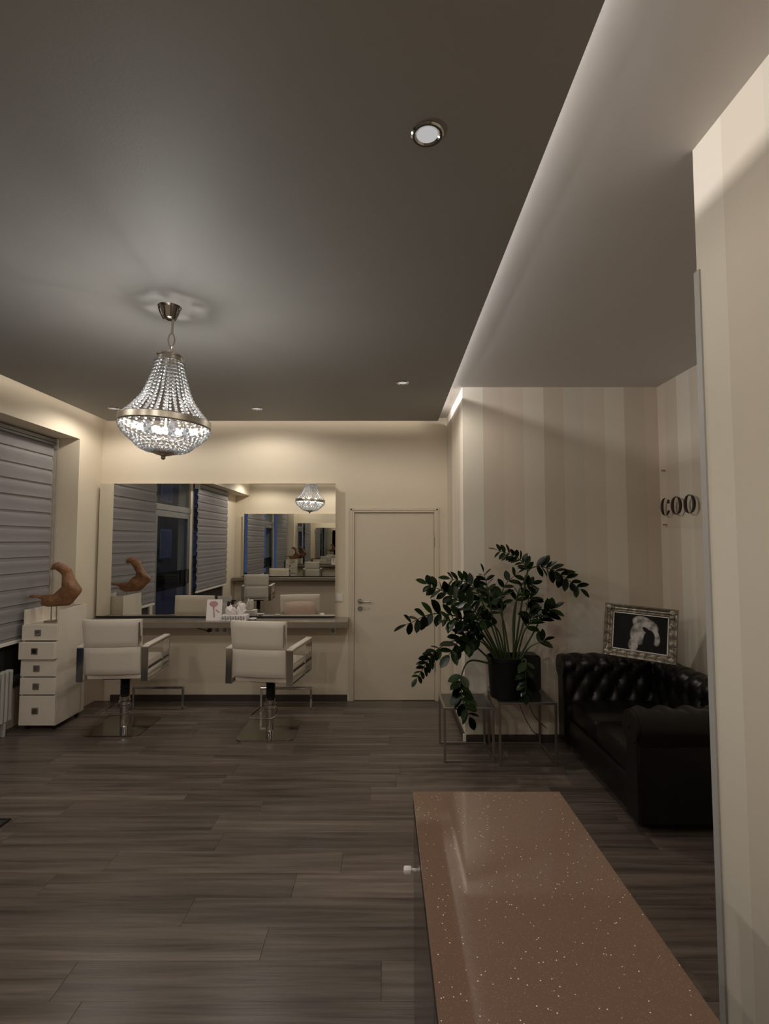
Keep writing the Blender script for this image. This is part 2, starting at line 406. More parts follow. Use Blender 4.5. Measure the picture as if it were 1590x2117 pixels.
# back wall with the door opening; unseen plate added behind blocks outside light
DX0, DX1, DZ = -0.335, 0.545, 2.005
bm = new_bm(); add_box(bm, -3.6, DX0, YB, 5.6, 0, ZC); add_box(bm, DX1, XN + .05, YB, 5.6, 0, ZC); add_box(bm, DX0, DX1, YB, 5.6, DZ, ZC); add_box(bm, DX0, DX1, 5.565, 5.6, 0, DZ)
struct('wall_back', bm, M_wall, label='cream painted back wall')
struct('wall_niche', box(XN, 2.6, YN, 5.6, 0, ZC), M_stripe, label='wall of the seating niche in striped wallpaper')
struct('wall_right', box(XR, 2.6, YP, YN, 0, ZC), M_stripe, label='right niche wall in striped wallpaper')
struct('wall_partition', box(XP, 2.6, -0.9, YP, 0, ZC), M_stripe, label='striped wallpaper wall at the right beside the viewer')
struct('wall_front', box(-3.6, XP, -0.9, YF, 0, ZC), M_wall, label='cream wall opposite the back wall')
# window front: pier, lintel, parapets and piers
W1, D1, W2 = (3.42, 5.07), (1.95, 3.32), (0.10, 1.85)
LZ, SZ = 2.715, 0.40
bm = new_bm()
add_box(bm, -3.6, XL, 5.07, YB, 0, ZC); add_box(bm, -3.6, XL, YF, 5.07, LZ, ZC)
add_box(bm, -3.6, XF + .03, W1[0], W1[1], 0, SZ); add_box(bm, -3.6, XF + .03, W2[0], W2[1], 0, SZ)
add_box(bm, -3.6, XF + .03, D1[1], W1[0], 0, LZ); add_box(bm, -3.6, XF + .03, W2[1], D1[0], 0, LZ); add_box(bm, -3.6, XF + .03, YF, W2[0], 0, LZ)
struct('wall_left', bm, M_wall, label='cream wall of the shop window front')
# trims
bm = new_bm(); add_box(bm, XP - .006, XP + .0, YP - .020, YP + .008, 0, 2.60); add_box(bm, XP, XP + .028, YP + .0005, YP + .008, 0, 2.60)
struct('trim_1', bm, M_guard, label='grey aluminium corner profile on the striped wall edge')
# baseboards
struct('baseboard_back', box(-2.9, -0.395, YB - .014, YB, 0, .065, .002), M_base)
struct('baseboard_niche', box(XN - .014, XR, YN - .014, YN, 0, .065, .002), M_base)
struct('baseboard_pier', box(XN - .014, XN, YN - .014, YB, 0, .065, .002), M_base)
struct('baseboard_right', box(XR - .014, XR, YP, YN - .014, 0, .065, .002), M_base)
struct('baseboard_end', box(-.392, -.376, YB - .022, YB, 0, .07, .003), M_trim_white, label='white end cap of the dark baseboard beside the door')
tag(struct('corner_cap', box(XN - .022, XN + .004, YN - .022, YN + .004, 0, .070, .003), M_trim_white), 'small light end cap on the baseboard corner under the side table', 'end cap')

# ------------------------------------------------------------------ door in the back wall
door = bpy.data.objects.new('door_1', None); C.objects.link(door); door['kind'] = 'structure'; door['label'] = 'plain cream interior door with lever handle'
leaf = obj('door_leaf', box(DX0 + .012, DX1 - .012, YB + .004, YB + .046, .004, DZ - .012, .003), M_door, door)
bm = new_bm()
for (a, b, z0, z1) in ((DX0 - .045, DX0 + .010, 0, DZ + .045), (DX1 - .010, DX1 + .045, 0, DZ + .045), (DX0 + .010, DX1 - .010, DZ - .010, DZ + .045)):
    add_box(bm, a, b, YB - .016, YB + .06, z0, z1, .004)
fr = obj('door_frame', bm, M_door, door)
bm = new_bm()
for (a, b, z0, z1) in ((DX0 - .030, DX0 - .012, 0, DZ + .030), (DX1 + .012, DX1 + .030, 0, DZ + .030), (DX0 - .03, DX1 + .03, DZ + .012, DZ + .030)):
    add_box(bm, a, b, YB - .021, YB - .015, z0, z1, .002)
obj('frame_moulding', bm, M_door, fr)
hx, hz = -0.262, 1.045
bm = new_bm()
def ydisc(bm, cx, cz, r, y0, y1, n=20): add_prism(bm, [(cx + r * math.cos(2 * PI * j / n), cz + r * math.sin(2 * PI * j / n)) for j in range(n)], 'y', y0, y1)
ydisc(bm, hx, hz, .026, YB - .006, YB + .006)
add_tube(bm, [(hx, YB, hz), (hx, YB - .045, hz), (hx + .012, YB - .055, hz), (hx + .12, YB - .055, hz)], .009, 8)
obj('door_handle', bm, M_steel, leaf, True)
bm = new_bm(); ydisc(bm, hx, hz - .078, .026, YB - .006, YB + .006); add_box(bm, hx - .005, hx + .005, YB - .010, YB - .004, hz - .092, hz - .066)
obj('keyhole_rosette', bm, M_steel, leaf, True)
for z in (.30, 1.62):
    bm = new_bm(); add_tube(bm, [(DX1 - .004, YB - .010, z), (DX1 - .004, YB - .010, z + .11)], .007, 8); obj('hinge', bm, M_steel, door, True)

# ------------------------------------------------------------------ windows and entrance door in the street front
def window(name, y0, y1, label):
    w = bpy.data.objects.new(name, None); C.objects.link(w); w['kind'] = 'structure'; w['label'] = label
    x0, x1 = XF - .03, XF + .035
    for a, b, c, d in ((y0, y0 + .06, SZ, LZ), (y1 - .06, y1, SZ, LZ), (y0 + .06, y1 - .06, SZ, SZ + .06), (y0 + .06, y1 - .06, LZ - .06, LZ)):
        obj('window_frame', box(x0, x1, a, b, c, d, .004), M_alu, w)
    obj('pane', box(XF - .004, XF + .004, y0 + .06, y1 - .06, SZ + .06, LZ - .06), M_glass, w)
    obj('added_dark_sheet', box(XF + .006, XF + .026, y0 + .06, y1 - .06, SZ + .06, .84, .002), M_seam, w)  # dark sheet added over the dusk glass so the gap under the blind stays black
    obj('window_sill', box(XF + .030, XF + .075, y0 + .01, y1 - .01, SZ - .03, SZ, .004), M_base, w)
window('window_1', W1[0], W1[1], 'shop window behind the blind beside the drawer cabinet')
window('window_2', W2[0], W2[1], 'shop window behind the second blind beyond the entrance')
ed = bpy.data.objects.new('door_2', None); C.objects.link(ed); ed['kind'] = 'structure'; ed['label'] = 'glazed aluminium entrance door seen in the mirror'
x0, x1 = XF - .03, XF + .03; y0, y1 = D1; dz = 2.16
for a, b, c, d in ((y0, y0 + .10, 0.01, dz), (y1 - .10, y1, 0.01, dz), (y0 + .10, y1 - .10, 0.01, .18), (y0 + .10, y1 - .10, dz - .10, dz)):
    obj('door_stile', box(x0, x1, a, b, c, d, .004), M_alu, ed)
obj('transom_bar', box(x0 - .01, x1 + .01, y0, y1, dz, dz + .09, .004), M_alu, ed)
obj('pane', box(XF - .004, XF + .004, y0 + .10, y1 - .10, .18, dz - .10), M_glass, ed)
obj('pane', box(XF - .004, XF + .004, y0 + .02, y1 - .02, dz + .09, LZ), M_glass, ed)
obj('frosted_strip', box(XF + .005, XF + .008, y0 + .10, y1 - .10, .92, 1.20), M_tintglass, ed)
bm = new_bm(); add_tube(bm, [(XF + .03, y0 + .16, .98), (XF + .075, y0 + .16, .98), (XF + .075, y0 + .16, 1.20), (XF + .03, y0 + .16, 1.20)], .012, 8)
obj('door_pull', bm, M_black, ed, True)

# the street outside
struct('ground', box(-14, -3.6, -55, 16, -.20, -.05), M_pave, label='dark street pavement outside')
bld = thing('street_building', 'dark house front across the street, seen through the entrance glass', 'building', (-11, 3, -.05))
obj('wall', box(-.4, .4, -55, 12, 0, 9.5), M_facade, bld)
for k in range(-12, 4):
    for zz in (.9, 3.6, 6.4):
        w = obj('window', box(.40, .46, -7.5 + k * 3.3, -6.2 + k * 3.3, zz, zz + 1.4, .02), M_alu, bld)
        obj('pane', box(.455, .465, -7.4 + k * 3.3, -6.3 + k * 3.3, zz + .1, zz + 1.3), M_smoke, w)

# ------------------------------------------------------------------ blinds
def blind(y0, y1, label, n=13):
    x = -3.312
    t = thing('roller_blind', label, 'blind', (x, (y0 + y1) / 2, 0))
    hw = (y1 - y0) / 2; zt, zb = LZ - .075, .80
    bm = new_bm(); add_box(bm, -.045, .03, -hw - .01, hw + .01, zt, zt + .062, .006)
    hr = obj('headrail', bm, M_alu, t)
    obj('end_cap', box(-.05, .045, hw + .01, hw + .022, zt - .03, zt + .066, .006), M_trim_white, hr)
    bm = new_bm(); add_box(bm, -.042, .034, -hw - .008, hw + .008, zt + .020, zt + .026); obj('rail_groove', bm, M_seam, hr)
    ph = (zt - zb) / n
    bm = new_bm(); prof = [(0.000, 0), (.010, -ph * .10), (.012, -ph * .35), (.008, -ph * .70), (.013, -ph * .76)]
    A = [bm.verts.new((px, -hw, pz)) for px, pz in prof]; B = [bm.verts.new((px, hw, pz)) for px, pz in prof]
    for j in range(len(prof) - 1): bm.faces.new((A[j], A[j + 1], B[j + 1], B[j]))
    bmesh.ops.solidify(bm, geom=bm.faces[:], thickness=.0012)
    band = mesh_of('opaque_band', bm, M_blind, True)
    sheer = mesh_of('sheer_band', box(-.004, -.0028, -hw, hw - .0, -ph * 1.02, -ph * .62), M_sheer)
    for i in range(n):
        obj('opaque_band', band, None, t, loc=(0, 0, zt - ph * i))
        obj('sheer_band', sheer, None, t, loc=(0, 0, zt - ph * i))
    bm = new_bm(); add_box(bm, -.014, .016, -hw - .004, hw + .004, zb - .03, zb, .005); obj('bottom_rail', bm, M_trim_white, t)
    bm = new_bm(); add_tube(bm, [(.03, hw + .016, zt), (.03, hw + .016, 1.0)], .0025, 6); obj('pull_cord', bm, M_alu, t)
    return t
blind(3.46, 5.03, 'pale zebra roller blind in the window beside the drawer cabinet')
blind(0.12, 1.83, 'pale zebra roller blind beyond the entrance door, seen only in the mirror')

# radiator under window 1
t = thing('radiator', 'white ribbed radiator under the blind at the left edge', 'radiator', (-3.30, 4.185, 0))
for i in range(19):
    o = obj('radiator_fin', box(-.030, .030, -.018, .018, .12, .56, .010) if i == 0 else rf, M_rad, t, loc=(0, -.55 + i * .05, 0))
    if i == 0: rf = o.data
for z in (.16, .52):
    bm = new_bm(); add_tube(bm, [(-.01, -.57, z), (-.01, .37, z)], .012, 8); obj('header_pipe', bm, M_rad, t, True)
for y in (-.5, .3):
    obj('radiator_foot', box(-.02, .02, y - .012, y + .012, 0, .15, .003), M_rad, t)

# entrance mat
t = thing('entrance_mat', 'dark entrance mat in a black frame at the left edge of the floor', 'mat', (-2.79, 2.62, 0))
obj('pile', box(-.51, .51, -.57, .55, 0, .006), M_mat, t)
for a, b, c, d in ((.51, .523, -.583, .563), (-.523, -.51, -.583, .563), (-.51, .51, .55, .563), (-.51, .51, -.583, -.57)):
    obj('frame_bar', box(a, b, c, d, 0, .009), M_black, t)

# ------------------------------------------------------------------ ceiling downlights
def downlight_thing():
    t = thing('ceiling_downlight', '', 'downlight', (0, 0, ZP))
    bm = new_bm(); add_lathe(bm, [(.034, -.002), (.040, -.007), (.047, -.007), (.052, -.003), (.052, 0)], 32, cap=False)
    obj('trim_ring', bm, M_chrome, t, True)
    bm = new_bm(); add_lathe(bm, [(.034, -.003), (.034, .0)], 28, cap=False); add_lathe(bm, [(.0005, -.0035), (.028, -.0050), (.0335, -.0035)], 28, cap=False)
    obj('lens', bm, M_lamp, t, True)
    return t
dl0 = downlight_thing()
DL = [((.135, 1.53), 'round chrome ceiling downlight nearest the viewer, above the far end of the brown counter', 0.6),
      ((.148, 4.05), 'round ceiling downlight in front of the door', 1.0),
      ((-1.235, 4.86), 'round ceiling downlight above the right salon chair', 0.5),
      ((-2.62, 4.85), 'round ceiling downlight behind the chandelier, nearest the window corner', 0.5),
      ((-2.62, 2.0), 'round ceiling downlight above the entrance mat', 0.7),
      ((-2.62, .0), 'round ceiling downlight above the left end of the opposite desk', 1.2),
      ((-1.20, .0), 'round ceiling downlight above the right end of the opposite desk', 1.2),
      ((.135, -.35), 'added fill downlight, out of view above the near end of the brown counter', 0.4)]  # unseen lamp added behind the camera to brighten surfaces facing it
for i, ((x, y), lab, k) in enumerate(DL):
    t = dl0 if i == 0 else dup(dl0, (x, y, ZP), 0)
    t.location = (x, y, ZP); t['label'] = lab; t['group'] = 'ceiling downlights'
    ld = bpy.data.lights.new('downlight_beam', 'SPOT'); ld.energy = P_DOWN * k; ld.color = (1.0, .94, .85)
    ld.spot_size = math.radians(176); ld.spot_blend = 0.4; ld.shadow_soft_size = .03
    lo = bpy.data.objects.new('downlight_beam', ld); C.objects.link(lo); lo.parent = t; lo.location = (0, 0, -.03)

# LED tape lying on top of the grey panel, washing the white ceiling
t = thing('led_strip', 'hidden light strip along the edge of the grey ceiling', 'light strip', (.535 - .12, (YB + YF) / 2 - .12, ZP + .007))
t.rotation_euler = (0, 0, math.radians(-.62))
ly = (YB - YF) - .40
obj('tape', box(-.006, .006, -ly / 2, ly / 2, 0, .003), M_led, t)
ld = bpy.data.lights.new('led_light', 'AREA'); ld.shape = 'RECTANGLE'; ld.size = .016; ld.size_y = ly; ld.energy = P_STRIP * ly; ld.color = (1.0, .97, .95)
lo = bpy.data.objects.new('led_light', ld); C.objects.link(lo); lo.parent = t
lo.location = (-.002, 0, .040); lo.rotation_euler = (0, math.radians(-90), 0)

def perimeter_strip(label, x, y, rz, length):
    # light leaves towards local +x, over the edge of the panel
    t = thing('led_strip', label, 'light strip', (x, y, ZP + .007), rz)
    obj('tape', box(-.006, .006, -length / 2, length / 2, 0, .003), M_led, t)
    ld = bpy.data.lights.new('led_light', 'AREA'); ld.shape = 'RECTANGLE'; ld.size = .016; ld.size_y = length; ld.energy = P_PERIM * length; ld.color = (1.0, .93, .84)
    lo = bpy.data.objects.new('led_light', ld); C.objects.link(lo); lo.parent = t
    lo.location = (0, 0, .032); lo.rotation_euler = (0, math.radians(-90), 0)
perimeter_strip('hidden light strip above the grey ceiling along the window wall', XL + GAP + .025, (YB + YF) / 2, PI, YB - YF - 2 * GAP - .04)
perimeter_strip('hidden light strip above the grey ceiling along the back wall', (XL + .56) / 2, YB - GAP - .025, PI / 2, .56 - XL - 2 * GAP)
perimeter_strip('hidden light strip above the grey ceiling along the opposite wall', (XL + .50) / 2, YF + GAP + .025, -PI / 2, .50 - XL - 2 * GAP)

# ------------------------------------------------------------------ chandelier
CH = (-1.168, 2.72)
ch = thing('crystal_chandelier', 'crystal bead basket chandelier with metal rim hanging from the grey ceiling', 'chandelier', (CH[0], CH[1], 2.72))
ch.rotation_euler = (0, math.radians(2.6), 0)
z = lambda v: v - 2.72
bm = new_bm(); add_lathe(bm, [(.066, z(2.977)), (.066, z(2.970)), (.045, z(2.962)), (.038, z(2.935)), (.030, z(2.905)), (.018, z(2.897)), (.012, z(2.897))], 28)
cp = obj('canopy', bm, M_darknickel, ch, True); cp.rotation_euler = (0, math.radians(-2.6), 0); cp.location = (-.011, 0, .001)
bm = new_bm()
for k in range(6):
    a = k * PI / 3; add_tube(bm, [(.062 * math.cos(a), .062 * math.sin(a), z(2.968)), (.052 * math.cos(a), .052 * math.sin(a), z(2.94)), (.034 * math.cos(a), .034 * math.sin(a), z(2.905))], .004, 6)
obj('canopy_ornament', bm, M_darknickel, cp, True)
bm = new_bm(); add_tube(bm, [(0, 0, z(2.90)), (0, 0, z(2.815))], .007, 10); obj('rod', bm, M_bronze, ch, True)
def link(zc, hgt, w, rot):
    pts = []
    for k in range(16):
        a = 2 * PI * k / 16; px = w * math.cos(a); pz = hgt * math.sin(a)
        pts.append((px * math.cos(rot), px * math.sin(rot), zc + pz))
    b = new_bm(); add_tube(b, pts, .0042, 6, closed=True); obj('chain_link', b, M_bronze, ch, True)
link(z(2.785), .036, .016, .3); link(z(2.728), .024, .017, 1.7)
CR, RR = .068, .230
bm = new_bm(); add_lathe(bm, [(CR, z(2.700)), (CR + .004, z(2.695)), (CR + .004, z(2.690)), (CR, z(2.686)), (CR, z(2.672)), (CR + .006, z(2.668)), (CR + .006, z(2.662)), (CR - .006, z(2.660)), (CR - .006, z(2.700))], 32, cap=False)
obj('top_ring', bm, M_bronze, ch, True)
bm = new_bm()
for a in (0, PI / 2): add_tube(bm, [(-CR * math.cos(a), -CR * math.sin(a), z(2.69)), (CR * math.cos(a), CR * math.sin(a), z(2.69))], .004, 6)
add_tube(bm, [(0, 0, z(2.705)), (0, 0, z(2.17))], .005, 8)
obj('centre_stem', bm, M_bronze, ch, True)
bm = new_bm(); add_lathe(bm, [(RR, z(2.346)), (RR + .006, z(2.342)), (RR + .006, z(2.312)), (RR, z(2.306)), (RR - .006, z(2.306)), (RR - .006, z(2.346)), (RR, z(2.346))], 48, cap=False)
obj('rim_band', bm, M_bronze, ch, True)
# upper strands (each strand of beads is one part)
def strand(prof, br):
    b = new_bm()
    for (r, zz) in prof: add_ball(b, (r, 0, zz), br if not isinstance(br, list) else br[0], 1)
    return mesh_of('bead_strand', b, M_bead, True)
up = catmull([(CR + .004, 0, z(2.655)), (CR + .022, 0, z(2.575)), (CR + .060, 0, z(2.465)), (RR - .045, 0, z(2.385)), (RR - .004, 0, z(2.345))], 30)
def resample(pts, n):
    d = [0]
    for a, b in zip(pts, pts[1:]): d.append(d[-1] + (b - a).length)
    out = []; j = 0
    for k in range(n):
        s = d[-1] * k / (n - 1)
        while j < len(d) - 2 and d[j + 1] < s: j += 1
        tt = (s - d[j]) / max(1e-9, d[j + 1] - d[j]); out.append(pts[j].lerp(pts[j + 1], min(1, tt)))
    return out
um = strand([(p.x, p.z) for p in resample(up, 18)], .0088)
NU = 27
for k in range(NU):
    o = obj('bead_strand', um, None, ch); o.rotation_euler = (0, 0, 2 * PI * k / NU)
lowp = catmull([(RR, 0, z(2.300)), (RR - .022, 0, z(2.262)), (RR - .075, 0, z(2.215)), (.115, 0, z(2.180)), (.055, 0, z(2.168))], 30)
lpts = resample(lowp, 13)
def lower_strand():
    b = new_bm(); zig = 1
    for i, p in enumerate(lpts):
        off = .010 * zig * min(1, p.x / .15); zig = -zig
        add_ball(b, (p.x, off, p.z), (.0108 if i % 3 else .0086) * (1.0 if p.x > .14 else .8), 1)
    return mesh_of('bowl_strand', b, M_bead, True)
lm = lower_strand()
for k in range(32):
    o = obj('bowl_strand', lm, None, ch); o.rotation_euler = (0, 0, 2 * PI * (k + .5) / 32)
bm = new_bm(); add_lathe(bm, [(.064, z(2.172)), (.060, z(2.160)), (.030, z(2.150)), (.014, z(2.147)), (.010, z(2.140)), (.012, z(2.134)), (.006, z(2.127)), (.001, z(2.126))], 28)
obj('finial', bm, M_bronze, ch, True)
for k in range(5):
    a = 2 * PI * k / 5 + .4; cx, cy = .105 * math.cos(a), .105 * math.sin(a)
    bm = new_bm(); add_tube(bm, [(0, 0, z(2.235)), (cx * .6, cy * .6, z(2.232)), (cx, cy, z(2.25))], .004, 6); arm = obj('lamp_arm', bm, M_bronze, ch, True)
    bm = new_bm(); add_lathe(bm, [(.008, z(2.25)), (.020, z(2.268)), (.022, z(2.285)), (.012, z(2.310)), (.002, z(2.322))], 14, (cx, cy)); obj('bulb', bm, M_lamp, arm, True)
    ld = bpy.data.lights.new('bulb_light', 'POINT'); ld.energy = P_CHANDELIER / 5; ld.color = (1.0, .97, .94); ld.shadow_soft_size = .022
    lo = bpy.data.objects.new('bulb_light', ld); C.objects.link(lo); lo.parent = ch; lo.location = (cx, cy, z(2.345))

# ------------------------------------------------------------------ mirrors and desks
def mirror(label, x0, x1, yw, sgn, z0=.885, z1=2.30):
    """slab hung on a wall at yw, sgn = direction into the room"""
    t = thing('wall_mirror', label, 'mirror', ((x0 + x1) / 2, yw, z0)); w = (x1 - x0) / 2; h = z1 - z0
    d = .07 * sgn
    def bx(xa, xb, ya, yb, za, zb, bv=0): return box(xa, xb, min(ya, yb), max(ya, yb), za, zb, bv)
    obj('backing_box', bx(-w + .02, w - .02, 0, d, .02, h - .02), M_wall, t)
    obj('mirror_glass', bx(-w, w, d, d + .006 * sgn, .012, h), M_mirror, t)
    obj('bottom_channel', bx(-w, w, d - .01 * sgn, d + .014 * sgn, 0, .014), M_black, t)
    return t
mirror('large frameless wall mirror above the desk behind the two salon chairs', -3.04, -.522, YB, -1)
def desk(label, x0, x1, yw, sgn):
    t = thing('wall_desk', label, 'desk', (x1, yw, 0)); w = x0 - x1; dpt = .33
    yy = sorted((.002 * sgn, dpt * sgn))
    obj('desk_top', box(w, 0, yy[0], yy[1], .815, .878, .004), M_desk, t)
    yy = sorted((.002 * sgn, .03 * sgn)); obj('wall_cleat', box(w + .05, -.05, yy[0], yy[1], .770, .8148, .002), M_desk, t)
    return t
desk('taupe wall desk under the large mirror', -3.05, -.375, YB, -1)
mirror('large wall mirror on the opposite wall, seen inside the first mirror', -3.20, -.75, YF, 1)
desk('taupe wall desk on the opposite wall, seen in the mirror', -3.36, -.62, YF, 1)

# things on the desk
DZT = .8785
t = thing('picture_card', 'small white standing card with a pink brush print on the desk', 'card', (-1.737, 5.225, DZT))
cd = obj('card_sheet', box(-.078, .078, -.002, .002, 0, .215), M_paper, t); cd.rotation_euler = (math.radians(-8), 0, 0); cd.location = (0, -.01, 0)
bm = new_bm(); add_prism(bm, [(-.008 + .044 * math.cos(2 * PI * k / 20), .168 + .030 * math.sin(2 * PI * k / 20)) for k in range(20)], 'y', -.0032, -.002); obj('print_round', bm, M_pinkprint, cd)
bm = new_bm(); add_prism(bm, [(-.018, .142), (.004, .142), (.002, .10), (.012, .05), (.008, .03), (-.002, .03), (-.006, .06), (-.010, .10)], 'y', -.0032, -.002); obj('print_handle', bm, M_pinkprint, cd)
bm = new_bm(); add_prism(bm, [(.014, .10), (.055, .075), (.06, .085), (.02, .115)], 'y', -.0032, -.002); obj('print_stroke', bm, M_pinkprint, cd)
st = obj('stand_flap', box(-.03, .03, -.001, .001, 0, .15), M_paper, t); st.rotation_euler = (math.radians(18), 0, 0); st.location = (0, .055, 0)
t = thing('tissue_box', 'grey patterned tissue box with white tissues on the desk', 'tissue box', (-1.52, 5.235, DZT))
obj('carton', box(-.125, .125, -.06, .06, 0, .062, .003), M_paper, t)
for k in range(9):
    bm = new_bm(); x = -.118 + k * .0262; add_prism(bm, [(x, .008), (x + .02, .008), (x + .012, .054), (x - .004, .054)] if k % 2 else [(x + .004, .008), (x + .022, .03), (x + .004, .054), (x - .006, .03)], 'y', -.0612, -.0600); obj('printed_patch', bm, M_greyprint, t)
def tissue(cx, seed, hgt, w):
    rnd = random.Random(seed); bm = new_bm()
    bmesh.ops.create_icosphere(bm, subdivisions=3, radius=1.0)
    for v in bm.verts:
        k = 1 + .22 * math.sin(5 * v.co.x + seed) * math.sin(4 * v.co.y + 2 * v.co.z) + .10 * math.sin(9 * v.co.z + 7 * v.co.x + seed)
        v.co = Vector((cx + v.co.x * w * k * (1 - .25 * v.co.z), v.co.y * w * .75 * k, .058 + (v.co.z * .5 + .42) * hgt * k))
    return bm
obj('tissue', tissue(-.05, 1, .10, .055), M_paper, t, True); obj('tissue', tissue(.055, 4, .125, .042), M_paper, t, True)
t = thing('spray_bottle', 'small pink bottle with black cap behind the tissue box', 'bottle', (-1.625, 5.335, DZT))
bm = new_bm(); add_lathe(bm, [(.028, 0), (.03, .005), (.03, .10), (.022, .125), (.012, .135)], 20); obj('bottle_body', bm, M_pinkprint, t, True)
bm = new_bm(); add_lathe(bm, [(.014, .134), (.014, .165), (.010, .17)], 16); add_box(bm, -.012, .035, -.008, .008, .165, .182, .003); obj('cap', bm, M_black, t, True)
t = thing('small_bowl', 'flat white dish at the right side of the tissue box', 'dish', (-1.345, 5.24, DZT))
bm = new_bm(); add_lathe(bm, [(.02, 0), (.024, .004), (.042, .022), (.040, .023), (.022, .008), (.001, .006)], 20, cap=False); obj('bowl_shell', bm, M_paper, t, True); bm = new_bm(); add_lathe(bm, [(.02, -.0), (.02, .003)], 20); obj('bowl_foot', bm, M_paper, t)

# sockets and switches
t = thing('socket_strip', 'white triple wall socket with a black plug under the desk', 'socket', (-1.78, YB, .74))
obj('cover_plate', box(-.12, .12, -.012, 0, -.04, .04, .003), M_trim_white, t)
for k in (-1, 0, 1):
    bm = new_bm(); ydisc(bm, k * .08, 0, .022, -.0135, -.011); obj('socket_well', bm, M_greyprint if k >= 0 else M_black, t)
bm = new_bm(); ydisc(bm, -.08, 0, .018, -.05, -.013); add_tube(bm, [(-.08, -.045, 0), (-.09, -.06, .0), (-.2, -.05, .03), (-.36, -.03, .06)], .004, 6); obj('plug', bm, M_black, t, True)
def wall_plate(name, label, x, zz, s=.042, rocker=True):
    t = thing(name, label, 'switch' if rocker else 'socket', (x, YB, zz))
    obj('cover_plate', box(-s, s, -.012, 0, -s, s, .003), M_trim_white, t)
    if rocker: obj('rocker', box(-s * .7, s * .7, -.016, -.011, -s * .7, s * .7, .002), M_trim_white, t)
    else:
        bm = new_bm(); ydisc(bm, 0, 0, .022, -.0135, -.011); obj('socket_well', bm, M_greyprint, t)
wall_plate('light_switch', 'white wall switch between the mirror and the door', -.487, 1.085)
wall_plate('wall_socket', 'white wall socket under the right end of the desk', -.55, .735, .036, False)

